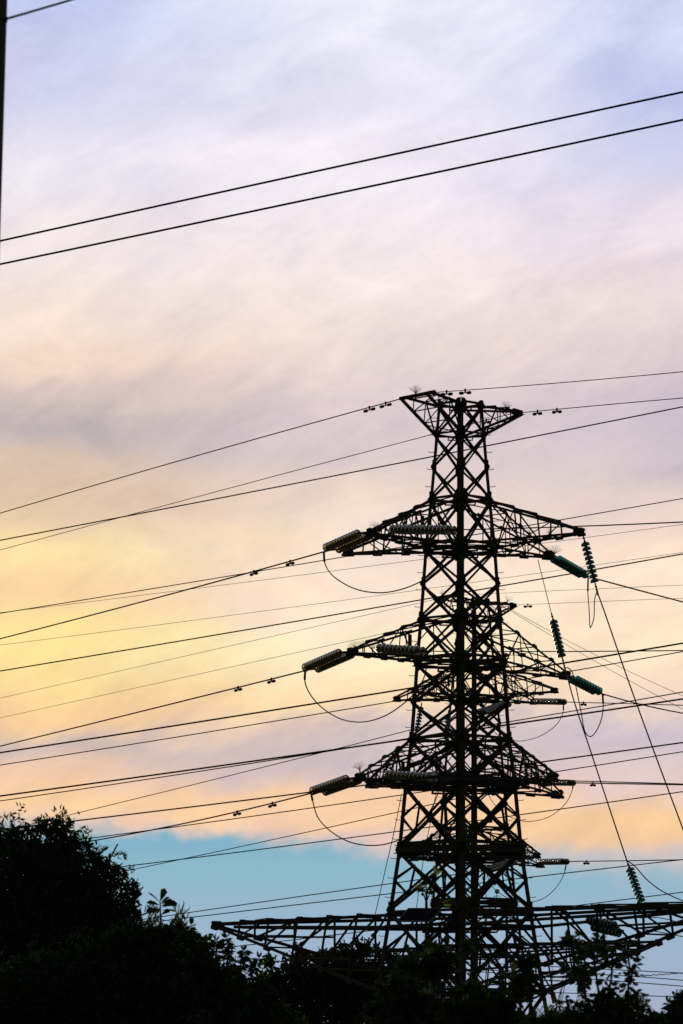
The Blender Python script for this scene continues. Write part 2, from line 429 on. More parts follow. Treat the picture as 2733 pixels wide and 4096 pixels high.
A_, B_, C_, D_ = ('N', 'L', -1, -1), ('L', 'F', -1, 1), ('N', 'R', 1, -1), ('F', 'R', 1, 1)
ARMS = [('A1', 1475, 2130, A_, 2000, 2195), ('B1', 1378, 2212, B_, 2000, 2195), ('C1', 2332, 2128, C_, 2000, 2195), ('D1', 2207, 2226, D_, 2000, 2195),
        ('A2', 1397, 2608, A_, 2480, 2650), ('D2', 2275, 2706, D_, 2480, 2650),
        ('A3', 1428, 3112, A_, 2960, 3140), ('B3', 1472, 3140, B_, 2960, 3140), ('C3', 2226, 3112, C_, 2960, 3140), ('D3', 2245, 3182, D_, 2960, 3140)]
TIP = {}
for nm, u, v, (ca, cb, sx, sy), vt, vb in ARMS:
    tp = tip_local(u, v, sx, sy); TIP[nm] = tp + Vector((TX, D0, 0))
    crossarm(tp, ca, cb, vt, vb, 4, 0.07)
# lowest pair: long, flat on top, bottom chord falling to the legs
B4 = tip_local(856, 3703, -1, 1); C4 = tip_local(2958, 3612, 1, -1)
B4.z = C4.z = (B4.z + C4.z) / 2
crossarm(B4, 'L', 'F', 3655, 3968, 6, 0.10, horiz=True); crossarm(C4, 'N', 'R', 3655, 3968, 6, 0.10, horiz=True)
# doubled top beam of the lowest arms
for tp, ca, cb in ((B4, 'L', 'F'), (C4, 'N', 'R')):
    m = MB()
    for c in (ca, cb):
        p = corner(c, HZ(3715)); q = p.lerp(tp + Vector((0, 0, -0.12)), 0.88)
        m.angle(p, q, 0.10)
    m.build('lower_beam', STEEL, tower)
# earth-wire peak: two brackets
PL = tip_local(1611, 1593, -1, -1); PRt = tip_local(2085, 1651, 1, 1)
PP = PL + Vector((0.80, -0.85, 0.0)); PP.z = EYE + (VH - 1572) * (D0 + PP.y) / FPX
crossarm(None, 'L', 'N', 1622, 1741, 3, 0.075, 'peak_arm', tips=(PL, PP), plates=False)
m = MB(); m.bar(PL + (PL - PP) * 0.1, PP + (PP - PL) * 0.25, 0.10, 0.10); m.build('end_beam', STEEL, tower)
crossarm(PRt, 'F', 'R', 1622, 1741, 3, 0.075, 'peak_arm', plates=False)
TIP['PL'], TIP['PP'], TIP['PR'] = [x + Vector((TX, D0, 0)) for x in (PL, PP, PRt)]
# small instrument boxes bracketed to the tower
for u, v, Y in ((1690, 2085, 142.4), (1640, 2560, 142.2), (1612, 3068, 142)):
    m = MB(); c = W(u, v, Y) - Vector((TX, D0, 0)); m.box(c, 0.12, 0.12, 0.34); m.bar(c + Vector((0, 0, 0.18)), c + Vector((-0.45, 0, 0.22)), 0.04); m.box(c + Vector((0, 0, -.19)), 0.15, 0.15, .03)
    m.build('instrument_box', DARKSTEEL, tower)

# second tower of the same pattern, farther off on slightly higher ground
D2 = 212.0
T2X = (1897 - U0) * D2 / FPX
tower2 = copy_tree(tower); tower2.location = (T2X, D2, 1.24)
tower2['label'] = 'smaller lattice pylon seen behind and through the legs of the tall one'
def T2(key): return TIP[key] - Vector((TX, D0, 0)) + Vector((T2X, D2, 1.24))
def T2P(key): p = T2(key); return (U0 + p.x * FPX / p.y, VH - (p.z - EYE) * FPX / p.y)

# ------------------------------------------------------------------ wires
def wire(name, pts, Ya, Yb, dpx, label, cat, ext=(0, 0), group=None, deg=2, dia=None):
    """pts are sight lines to points on the wire, Ya and Yb the distances of its first and last; a sagging curve is laid through them"""
    us = np.array([p[0] for p in pts], float); vs = np.array([p[1] for p in pts], float)
    deg = min(deg, len(pts) - 1); um = us.mean(); co = np.polyfit((us - um) / 1000, vs, deg)
    a, b = us[0] - ext[0], us[-1] + ext[1]
    P = []
    for u in np.linspace(a, b, 28):
        s = (u - us[0]) / (us[-1] - us[0]); iy = (1 - s) / Ya + s / Yb
        P.append(W(u, float(np.polyval(co, (u - um) / 1000)), 1 / iy))
    Ym = 2 / (1 / Ya + 1 / Yb)
    m = MB(); m.tube(P, (dia / 2) if dia else dpx * Ym / FPX / 2, 6)
    o = m.build(name, FRINGEWIRE if 'brown' in label else WIRE, None, True); tag(o, label, cat, group)
    def at(u):
        s = (u - us[0]) / (us[-1] - us[0]); iy = (1 - s) / Ya + s / Yb
        return W(u, float(np.polyval(co, (u - um) / 1000)), 1 / iy)
    return at
def loop(name, pts, Ys, dpx, label, cat, group=None, sleeves=()):
    """a slack cable through sight points, smoothed"""
    n = len(pts); P = [W(u, v, float(np.interp(i / (n - 1), np.linspace(0, 1, len(Ys)), Ys))) for i, (u, v) in enumerate(pts)]
    Q = []
    for i in range(n - 1):
        p0, p1, p2, p3 = P[max(0, i - 1)], P[i], P[i + 1], P[min(n - 1, i + 2)]
        for k in range(10):
            s = k / 10; Q.append(0.5 * ((2 * p1) + (p2 - p0) * s + (2 * p0 - 5 * p1 + 4 * p2 - p3) * s * s + (3 * p1 - p0 - 3 * p2 + p3) * s ** 3))
    Q.append(P[-1]); r = dpx * np.mean(Ys) / FPX / 2
    m = MB(); m.tube(Q, r, 6); root = m.build(name, WIRE, None, True); tag(root, label, cat, group)
    for a, b in sleeves:
        k = MB(); k.tube(Q[a:b], r * 1.9, 6); k.build('clamp_sleeve', DARKSTEEL, root, True)
    return root
PLG, EG = 'power lines strung past the pylons', 'thin earth wires'
PLC = 'power line'
wire('power_line', [(27, 75), (165, 35), (310, -8)], 30, 33, 10, 'short thick cable running from the dark pole to the upper edge of the sky', PLC, (10, 900), PLG)
wire('power_line', [(0, 964), (1366, 663), (2733, 368)], 92, 84, 8.5, 'upper of the two thick parallel lines crossing the open sky above the pylons', PLC, (900, 900), PLG)
wire('power_line', [(0, 1057), (1366, 770), (2733, 479)], 93, 85, 8.5, 'lower of the two thick parallel lines crossing the open sky above the pylons', PLC, (900, 900), PLG)
w_pl = wire('earth_wire', [(0, 2053), (450, 1920), (1200, 1707), (1478, 1629), (1605, 1595)], 165, TIP['PL'].y, 4.2, 'thin wire running down from the peak of the tall pylon on its left side', 'earth wire', (900, 0), EG)
wire('power_line', [(0, 2161), (700, 2028), (1730, 1825), (2120, 1750), (2733, 1627)], 128, 118, 5.2, 'line crossing behind the tower just below its peak bracket', PLC, (900, 900), PLG)
w_pr = wire('earth_wire', [(0, 2199), (700, 2014), (1735, 1734), (1938, 1677), (2082, 1651)], 205, TIP['PR'].y, 3.0, 'thin wire passing between the upper legs to the right tip of the tall peak bracket', 'earth wire', (900, 0), EG)
wire('power_line', [(0, 2453), (700, 2341), (1399, 2223), (2233, 2081), (2733, 1994)], 175, 165, 4.0, 'line passing behind the uppermost cross-arms, ending highest above the C-shaped loop', PLC, (900, 900), PLG)
wire('power_line', [(0, 2450), (700, 2366), (1280, 2291), (1831, 2217), (2300, 2156), (2733, 2098)], 255, 240, 1.9, 'hair-thin brown line passing behind the tip with the hanging green disc string', PLC, (900, 900), PLG)
w_a1 = wire('power_line', [(0, 2555), (660, 2383), (1016, 2285), (1161, 2245), (1298, 2207)], 175, 143.2, 5.6, 'conductor drooping left from the olive disc strings of the uppermost cross-arm', PLC, (900, 0), PLG)
wire('power_line', [(0, 2581), (700, 2490), (1280, 2413), (1830, 2340), (2318, 2269), (2733, 2209)], 260, 245, 1.8, 'hair-thin brown line crossing the waist of the tower under the top jumper loop', PLC, (900, 900), PLG)
wire('power_line', [(0, 2684), (700, 2568), (1300, 2466), (1873, 2366), (2286, 2294), (2733, 2216)], 120, 112, 5.4, 'black line crossing in front of the upper green strain string', PLC, (900, 900), PLG)
q = T2('PL')
w_tpl = wire('earth_wire', [(0, 2793), (700, 2633), (1300, 2498), (1680, 2414), T2P('PL')], 250, q.y, 1.8, 'hair-thin orange-brown wire to the peak of the smaller pylon, upper of two', 'earth wire', (900, 0), EG)
q = T2('PR')
wire('earth_wire', [(0, 2871), (700, 2719), (1590, 2520), T2P('PR')], 262, q.y, 1.8, 'hair-thin orange-brown wire to the peak of the smaller pylon, lower of two', 'earth wire', (900, 0), EG)
w_a2 = wire('power_line', [(0, 2985), (700, 2812), (953, 2750), (1086, 2716), (1216, 2684)], 175, 143.0, 5.6, 'conductor drooping left from the olive disc strings of the middle cross-arm', PLC, (900, 0), PLG)
wire('power_line', [(0, 3012), (700, 2900), (1640, 2755), (2233, 2656), (2733, 2572)], 112, 104, 7.2, 'thick black line crossing the middle jumper loop', PLC, (900, 900), PLG)
wire('power_line', [(0, 3060), (700, 2951), (1598, 2800), (2265, 2689), (2733, 2606)], 150, 140, 4.4, 'thinner line crossing the middle jumper loop near its bottom', PLC, (900, 900), PLG)
wire('power_line', [(0, 3184), (1000, 3047), (1628, 2957), (2233, 2869), (2733, 2796)], 108, 100, 7.4, 'thick black line meeting the left leg just above the third cross-arm', PLC, (900, 900), PLG)
wire('power_line', [(0, 3204), (1000, 3054), (1640, 2953), (2233, 2854), (2733, 2768)], 150, 140, 4.6, 'line just under a thick one at left and above it at right', PLC, (900, 900), PLG)
q = T2('D1')
w_td1l = wire('power_line', [(64, 3311), (1000, 3083), (1300, 3007), (1694, 2905), (1921, 2849)], 270, 208, 3.4, 'thin line climbing from the big tree top and crossing a thick pair', PLC, (900, 0), PLG)
wire('power_line', [(64, 3311), (1000, 3199), (1258, 3167), (1468, 3139), (2233, 3039), (2733, 2970)], 112, 104, 6.2, 'thick line from the big tree top passing behind the lowest olive disc strings', PLC, (900, 900), PLG)
w_a3 = wire('power_line', [(350, 3366), (700, 3304), (949, 3245), (1090, 3211), (1246, 3174)], 165, 143.0, 5.6, 'conductor drooping left from the olive disc strings of the third cross-arm', PLC, (900, 0), PLG)
wire('power_line', [(370, 3351), (1000, 3268), (1606, 3179), (2233, 3085), (2733, 3007)], 150, 140, 4.4, 'line just below the third cross-arm, meeting a drooping conductor at the tree', PLC, (900, 900), PLG)
wire('power_line', [(490, 3487), (1000, 3378), (1200, 3335), (1602, 3246), (1980, 3160)], 262, 208, 3.6, 'thin steep line from the blue gap to a smaller pylon disc string', PLC, (900, 0), PLG)
wire('power_line', [(500, 3465), (1000, 3403), (1590, 3327), (2080, 3258), (2233, 3237), (2733, 3167)], 150, 140, 4.6, 'line along the top of the blue gap, crossing the bottom jumper loop', PLC, (900, 900), PLG)
wire('power_line', [(640, 3667), (800, 3645), (1555, 3535), (1943, 3482)], 245, 208, 4.2, 'upper of the pair of lines low over the long bottom cross-arm on its left side', PLC, (900, 0), PLG)
wire('power_line', [(640, 3686), (800, 3665), (1480, 3580), (2113, 3513), (2233, 3498), (2733, 3436)], 150, 140, 4.4, 'lower of the pair of lines low over the long bottom cross-arm', PLC, (900, 900), PLG)
wire('power_line', [(938, 3786), (1433, 3730), (2150, 3640), (2233, 3632), (2733, 3569)], 150, 140, 4.2, 'line passing behind the long bottom cross-arm and rising over its right half', PLC, (900, 900), PLG)
for (pts, lab) in (([(2120, 3862), (2233, 3867), (2538, 3883), (2733, 3892)], 'topmost of the distribution wires low behind the shrub with tall stems'),
                   ([(2120, 3885), (2396, 3897), (2733, 3921)], 'second distribution wire from above, low behind the shrub with tall stems'),
                   ([(2120, 3900), (2369, 3917), (2733, 3945)], 'third distribution wire from above, low behind the shrub with tall stems'),
                   ([(2120, 3966), (2233, 3971), (2524, 3981), (2733, 3988)], 'lowest distribution wire, just over the shrub leaves beside the red tag')):
    wire('distribution_wire', pts, 190, 170, 4.0, lab, PLC, (500, 900), 'low distribution wires')
# twisted one
tw = MB(); pts_ = []
for i in range(120):
    s = i / 119; u = 2534 + s * 420; v = 3906 - s * 30; p = W(u, v, 176 - 4 * s)
    pts_.append(p + Vector((0, math.cos(i * 0.9) * .013, math.sin(i * 0.9) * .013)))
tw.tube(pts_, 0.018, 5); tag(tw.build('distribution_wire', WIRE), 'twisted wire slanting between two low distribution wires at the right edge', PLC, 'low distribution wires')

w_r1 = wire('earth_wire', [(1744, 1567), (1785, 1568), (1860, 1562), (2233, 1531), (2733, 1487)], TIP['PP'].y, 130, 3.6, 'thin wire running right from the topmost corner of the tall peak bracket', 'earth wire', (0, 900), EG)
w_r2 = wire('earth_wire', [(2088, 1651), (2150, 1644), (2233, 1637), (2733, 1592)], TIP['PR'].y, 135, 3.8, 'thin wire running right from the right tip of the tall peak bracket', 'earth wire', (0, 900), EG)
w_r3 = wire('power_line', [(1835, 2119), (2233, 2108), (2733, 2088)], 139.5, 128, 5.6, 'nearly level conductor leaving the uppermost cross-arm across the front of the mast', PLC, (0, 900), PLG)
q = T2('PP')
wire('earth_wire', [(T2P('PP')[0], T2P('PP')[1]), (1882, 2376), (2300, 2360), (2733, 2340)], q.y, 195, 1.8, 'hair-thin brown wire passing just below the looped drop cable', 'earth wire', (0, 900), EG)
q = T2('PR')
w_tr = wire('earth_wire', [T2P('PR'), (2300, 2410), (2733, 2393)], q.y, 200, 1.8, 'hair-thin brown wire running right from the peak tip of the smaller pylon', 'earth wire', (0, 900), EG)
wire('stay_wire', [(2042, 2437), (2240, 2546), (2733, 2784)], 212, 200, 1.8, 'upper of two hair-thin wires slanting down right from the smaller peak', 'wire', (0, 900), EG)
wire('stay_wire', [(2038, 2440), (2248, 2568), (2733, 2837)], 212, 200, 1.8, 'lower of two hair-thin wires slanting down right from the smaller peak', 'wire', (0, 900), EG)
wire('power_line', [(2347, 2306), (2395, 2316), (2500, 2347), (2733, 2408)], 149, 160, 6, 'conductor falling right from the upper green strain string', PLC, (0, 900), PLG)
wire('power_line', [(1712, 2605), (2233, 2606), (2733, 2602)], 139.5, 128, 4.8, 'dead level conductor leaving the middle cross-arm across the mast', PLC, (0, 900), PLG)
wire('power_line', [(2406, 2774), (2553, 2815), (2733, 2853)], 149, 160, 5.4, 'conductor falling right from the lower green strain string', PLC, (0, 900), PLG)
w_t1 = wire('power_line', [(2254, 2808), (2450, 2813), (2733, 2821)], 207, 190, 4.2, 'level conductor of the smaller pylon crossing the lower drop cables', PLC, (0, 900), PLG)
w_t2 = wire('power_line', [(2289, 3131), (2500, 3135), (2733, 3139)], 207, 190, 6, 'level conductor of the smaller pylon at the height of the third cross-arm', PLC, (0, 900), PLG)
wire('power_line', [(1760, 3112), (2226, 3122), (2733, 3136)], 139.5, 128, 4.6, 'conductor leaving the third cross-arm across the mast to the right', PLC, (0, 900), PLG)
w_t3 = wire('power_line', [(2263, 3446), (2500, 3443), (2733, 3439)], 207, 190, 4.6, 'level conductor of the smaller pylon just above the long bottom cross-arm', PLC, (0, 900), PLG)
wire('power_line', [(2560, 3672), (2643, 3672), (2733, 3697)], 138, 142, 4.0, 'upper short line leaving the hidden green string under the bottom cross-arm', PLC, (0, 900), PLG)
wire('power_line', [(2505, 3706), (2620, 3725), (2733, 3747)], 138, 142, 4.2, 'lower short line leaving the hidden green string under the bottom cross-arm', PLC, (0, 900), PLG)

# drop cables, jumpers and stays
C1 = TIP['C1']; D1 = TIP['D1']
loop('drop_cable', [(2388, 2364), (2420, 2452), (2512, 2718), (2620, 3015), (2733, 3318), (2800, 3500)], [C1.y, 136, 133], 6, 'long straight cable falling right from the hanging green disc string at the arm tip', 'cable', 'drop cables')
loop('drop_cable', [(2152, 2238), (2180, 2350), (2206, 2455)], [146.5, 146.2], 3.4, 'thin cable hanging from the underside of the uppermost far cross-arm to a green disc string', 'cable', 'drop cables')
loop('drop_cable', [(2256, 2655), (2268, 2700), (2300, 2815), (2372, 3032), (2440, 3238), (2507, 3440)], [146, 142, 138], 5.6, 'straight cable falling from the slanting green disc string to the bottom cross-arm string', 'cable', 'drop cables')
loop('drop_cable', [(2508, 3442), (2540, 3465), (2590, 3520), (2650, 3565), (2733, 3604), (2850, 3650)], [138, 138, 138], 5, 'curved cable sagging right from the head of the bottom green disc string', 'cable', 'drop cables')
JC, JG = 'jumper', 'jumper loops'
loop('jumper_cable', [(1296, 2212), (1303, 2262), (1340, 2310), (1420, 2355), (1512, 2371), (1600, 2359), (1690, 2322), (1760, 2262), (1810, 2200), (1832, 2124)], [143.2, 142, 139.5], 5, 'slack loop hanging under the uppermost olive disc strings', JC, JG, [(0, 8)])
loop('jumper_cable', [(1221, 2686), (1222, 2735), (1250, 2790), (1300, 2840), (1370, 2878), (1450, 2888), (1530, 2868), (1600, 2826), (1660, 2770), (1700, 2700), (1712, 2608)], [143, 142, 139.5], 5, 'slack loop hanging under the middle olive disc strings', JC, JG, [(0, 8)])
loop('jumper_cable', [(1246, 3178), (1254, 3215), (1275, 3275), (1330, 3330), (1400, 3368), (1480, 3382), (1560, 3372), (1640, 3335), (1710, 3260), (1750, 3180), (1758, 3112)], [143, 142, 139.5], 5, 'slack loop hanging under the third arm olive disc strings', JC, JG, [(0, 8)])
loop('jumper_cable', [(2353, 2312), (2352, 2370), (2357, 2440), (2360, 2502), (2364, 2508), (2376, 2470), (2379, 2400), (2388, 2366)], [149, 143, C1.y], 4, 'narrow pointed loop hanging beside the hanging green disc string', JC, JG, [(0, 10)])
loop('jumper_cable', [(2411, 2780), (2413, 2830), (2405, 2880), (2385, 2925), (2362, 2946), (2340, 2925), (2325, 2850), (2305, 2750), (2290, 2690), (2272, 2672), (2260, 2672)], [149, 147, 146], 4.4, 'deep loop hanging below the lower green strain string', JC, JG, [(0, 8)])
loop('jumper_cable', [(2254, 2812), (2251, 2855), (2225, 2900), (2170, 2940), (2110, 2960), (2060, 2963), (2000, 2945), (1950, 2900), (1921, 2852)], [207, 208, 208], 3, 'shallow loop below the upper grey string of the smaller pylon', JC, JG, [(0, 8)])
loop('jumper_cable', [(2293, 3135), (2288, 3165), (2262, 3215), (2210, 3260), (2150, 3282), (2090, 3284), (2030, 3262), (1985, 3225), (1960, 3190), (1958, 3175)], [207, 208, 208], 3, 'shallow loop below the second grey string of the smaller pylon', JC, JG, [(0, 8)])
loop('jumper_cable', [(2266, 3450), (2255, 3500), (2225, 3550), (2180, 3590), (2130, 3608), (2075, 3608), (2010, 3580), (1965, 3540), (1945, 3486)], [207, 208, 208], 3, 'shallow loop over the bottom cross-arm below the lowest grey string', JC, JG, [(0, 8)])
loop('stay_cable', [(1606, 3180), (1575, 3335), (1537, 3500), (1498, 3672)], [142, 141.5], 3.6, 'thin stay slanting down just left of the left leg', 'cable', 'stays')
loop('stay_cable', [(1747, 3160), (1722, 3290), (1697, 3420), (1665, 3640)], [210, 210], 3.2, 'thin stay slanting down between the left leg and the mast', 'cable', 'stays')
loop('stay_cable', [(1925, 3480), (1945, 3580), (1965, 3650)], [210, 210], 3, 'short stay dropping beside the white spinner', 'cable', 'stays')

# ------------------------------------------------------------------ insulator strings
def disc_mesh(glass, name):
    m = MB(); R = 0.137
    m.lathe([(0.03, 0.054), (0.060, 0.052), (0.100, 0.042), (0.126, 0.022), (R, -0.012), (R + 0.001, -0.030), (R - 0.010, -0.036), (0.104, -0.008), (0.096, -0.036), (0.084, -0.034), (0.076, -0.006), (0.066, -0.034), (0.05, -0.030), (0.044, 0.0), (0.022, 0.004)], 18)
    m.mi = 1
    m.lathe([(0.001, 0.085), (0.034, 0.082), (0.042, 0.066), (0.044, 0.034), (0.030, 0.030)], 12)
    m.lathe([(0.016, 0.006), (0.016, -0.066), (0.001, -0.068)], 8)
    o = m.build(name, [glass, DARKSTEEL], None, True); me = o.data; bpy.data.objects.remove(o); return me
ME = {'green': disc_mesh(GREENGLASS, 'green_disc'), 'olive': disc_mesh(GREYGLASS, 'olive_disc'), 'deep': disc_mesh(DEEPGLASS, 'deep_green_disc'), 'grey': disc_mesh(PALEGLASS, 'grey_disc')}
def string(P, Q, kind, label, sep=0.0, sepdir=None, cat='insulator', group=None, link=0.25, double_end=True, n=None, single_from=None):
    P, Q = Vector(P), Vector(Q); d = (Q - P); L = d.length; d.normalize()
    root = empty('insulator_string', P); tag(root, label, cat, group)
    z = -d; x = Vector((0, 0, 1)).cross(z)
    x = x.normalized() if x.length > 1e-3 else Vector((1, 0, 0)); y = z.cross(x)
    R = Matrix((x, y, z)).transposed().to_4x4()
    me = ME[kind]
    n = n or max(6, int((L - 2 * link) / 0.146))
    stp = (L - 2 * link) / n
    offs = [Vector((0, 0, 0))] if sep == 0 else [sepdir.normalized() * sep / 2, -sepdir.normalized() * sep / 2]
    for o_ in offs:
        for i in range(n):
            c = bpy.data.objects.new('glass_disc', me); COL.objects.link(c); c.parent = root
            c.matrix_local = Matrix.Translation(d * (link + (i + 0.5) * stp) + o_) @ R @ Matrix.Diagonal((1.04, 1.04, 1.28, 1))
    f = MB()
    if sep:
        s = sepdir.normalized() * sep / 2
        for a, t0, t1 in ((1, 0.0, link), (-1, L - link, L)):
            e = d * (t0 if a == 1 else t1)
            b = d * (t1 if a == 1 else t0)
            yk = MB(); yk.plate([e + s * 0.15, e - s * 0.15, b - s * 1.25, b + s * 1.25], 0.035); yk.build('yoke_plate', DARKSTEEL, root)
    f.rod(Vector((0, 0, 0)), d * (link + 0.03), 0.018); f.rod(d * (L - link - 0.03), d * L, 0.018)
    for k in range(3): f.box(d * (link * (k + .5) / 3), 0.05 + 0.02 * (k % 2), 0.05, 0.06); f.box(d * (L - link * (k + .5) / 3), 0.05 + 0.02 * (k % 2), 0.05, 0.06)
    f.build('shackle_link', DARKSTEEL, root)
    cl = MB(); cl.rod(d * L - d * 0.06, d * L + d * 0.16, 0.032, 8); cl.build('strain_clamp', DARKSTEEL, root)
    return root
sA = Vector((0.7, 0.7, 0)); sC = Vector((0.7, -0.7, 0))
GA, GB, GC, GD = 'olive double disc strings', 'green strain strings', 'green hanging disc strings', 'grey strings of the smaller pylon'
LAB = {'A1': ('uppermost', 'top'), 'A2': ('middle', 'mid'), 'A3': ('third', 'low')}
for key, e, Ye, r0, r1 in (('A1', (1308, 2203), 143.0, (1555, 2118), (1830, 2120)), ('A2', (1228, 2680), 142.8, (1500, 2592), (1706, 2605)), ('A3', (1256, 3172), 142.8, (1535, 3098), (1755, 3110))):
    p = TIP[key] + Vector((0.05, -0.05, 0.02))
    string(p, W(*e, Ye), 'olive', f'olive double disc string slanting left off the tip of the {LAB[key][0]} cross-arm', 0.56, sA, group=GA, link=0.28)
    string(W(*r0, p.y + 0.2), W(*r1, 139.6), 'olive', f'olive double disc string lying level across the front of the {LAB[key][0]} cross-arm', 0.30, sA, group=GA, link=0.2)
string(TIP['D1'] + Vector((0, 0, 0.0)), W(2347, 2306, 149), 'green', 'upper teal-green strain string slanting right off the far cross-arm tip', 0.28, sA, group=GB, link=0.24)
string(TIP['D2'], W(2406, 2774, 149), 'green', 'lower teal-green strain string slanting right off the middle cross-arm tip', 0.28, sA, group=GB, link=0.24)
string(TIP['C1'] + Vector((0, 0, -0.08)), W(2388, 2362, C1.y), 'deep', 'green disc string hanging from the longest upper cross-arm tip', group=GC, link=0.24, n=9)
string(W(2206, 2452, 146.2), W(2256, 2657, 146), 'deep', 'green disc string slanting down beside the far arm, between two thin drop cables', group=GC, link=0.24, n=9)
string(W(2508, 3442, 138), W(2578, 3640, 138), 'deep', 'green disc string standing on the long bottom cross-arm', group=GC, link=0.24, n=9)
string(W(2350, 3690, 139.5), W(2480, 3720, 138.5), 'deep', 'dim green disc strings slung under the bottom cross-arm beam', 0.3, Vector((0.3, -0.3, -0.5)), group=GC, link=0.1)
string(W(1688, 2810, 210), W(1664, 2945, 210), 'deep', 'dark disc string hanging behind the left leg from the smaller pylon arm', group=GD, link=0.2)
string(W(1795, 2840, 210), W(1782, 2990, 210), 'deep', 'dark disc string hanging just left of the mast from the smaller pylon arm', group=GD, link=0.2)
for key, (u1, v1), (u0, v0), nm in (('D1', (2252, 2807), (1921, 2850), 'uppermost'), ('D2', (2288, 3131), (1958, 3172), 'middle'), ('D3', (2262, 3446), (1944, 3482), 'third')):
    q = T2(key)
    uu, vv = T2P(key)
    st_ = W(max(uu, u1 - 105), (vv * 0.25 + v1 * 0.75) - 2, q.y - 0.3)
    string(st_, W(u1, v1, 207), 'grey', f'pale grey disc string stretched right from the {nm} cross-arm of the smaller pylon', 0.26, sA, group=GD, link=0.12)
    string(W(u0 + 112, v0 - 36, 212), W(u0, v0, 208), 'grey', f'olive-grey disc string glimpsed through the lattice on the {nm} arm of the smaller pylon', 0.34, sA, group=GD, link=0.15)

# ------------------------------------------------------------------ vibration dampers
def damper(at, u, label, big=1.0):
    p = at(u); d = (at(u + 10) - at(u - 10)).normalized()
    root = empty('vibration_damper', p); tag(root, label, 'damper', 'vibration dampers')
    drop = Vector((0, 0, -0.085 * big))
    c = MB(); c.box((0, 0, 0.0), 0.06, 0.05, 0.09 * big); c.bar(Vector((0, 0, 0.02)), drop, 0.04); c.build('clamp', DARKSTEEL, root)
    k = MB(); k.rod(drop - d * 0.26 * big, drop + d * 0.26 * big, 0.012); k.build('messenger_cable', WIRE, root)
    for s in (-1, 1):
        m = MB(); m.rod(drop + d * s * 0.10 * big, drop + d * s * 0.17 * big, 0.03 * big, 8); m.rod(drop + d * s * 0.15 * big, drop + d * s * 0.29 * big, 0.05 * big, 8); m.build('weight', DARKSTEEL, root)
for at, u, lab in ((w_pl, 1478, 'damper farther out on the wire left of the tall peak'), (w_pl, 1543, 'damper closer in on the wire left of the tall peak'),
                   (w_r1, 1787, 'damper closest to the topmost corner of the peak bracket'), (w_r1, 1861, 'damper above the mast on the topmost wire'),
                   (w_r2, 2150, 'damper just off the right tip of the tall peak bracket'), (w_r2, 2228, 'outer damper on the wire off the right peak tip'),
                   (w_pr, 1945, 'damper seen inside the peak bracket lattice'),
                   (w_a1, 1016, 'outer damper on the uppermost left conductor'), (w_a1, 1161, 'inner damper on the uppermost left conductor'),
                   (w_a2, 953, 'outer damper on the middle left conductor'), (w_a2, 1086, 'inner damper on the middle left conductor'),
                   (w_a3, 949, 'outer damper on the lowest left conductor over the blue gap'), (w_a3, 1090, 'inner damper on the lowest left conductor over the blue gap'),
                   (w_tr, 2112, 'small damper on the hair-thin wire off the smaller peak'),
                   (w_t1, 2335, 'small damper between the two lower drop cables'), (w_t2, 2372, 'small damper on the smaller pylon line level with the third cross-arm'),
                   (w_t3, 2346, 'small damper on the lowest conductor of the smaller pylon')):
    damper(at, u, lab, 1.0 if at not in (w_t1, w_t2, w_t3, w_tr) else 1.15)
damper(lambda u: W(u, 2606, 134), 2055, 'large damper in front of the right leg on the dead level conductor', 1.25)

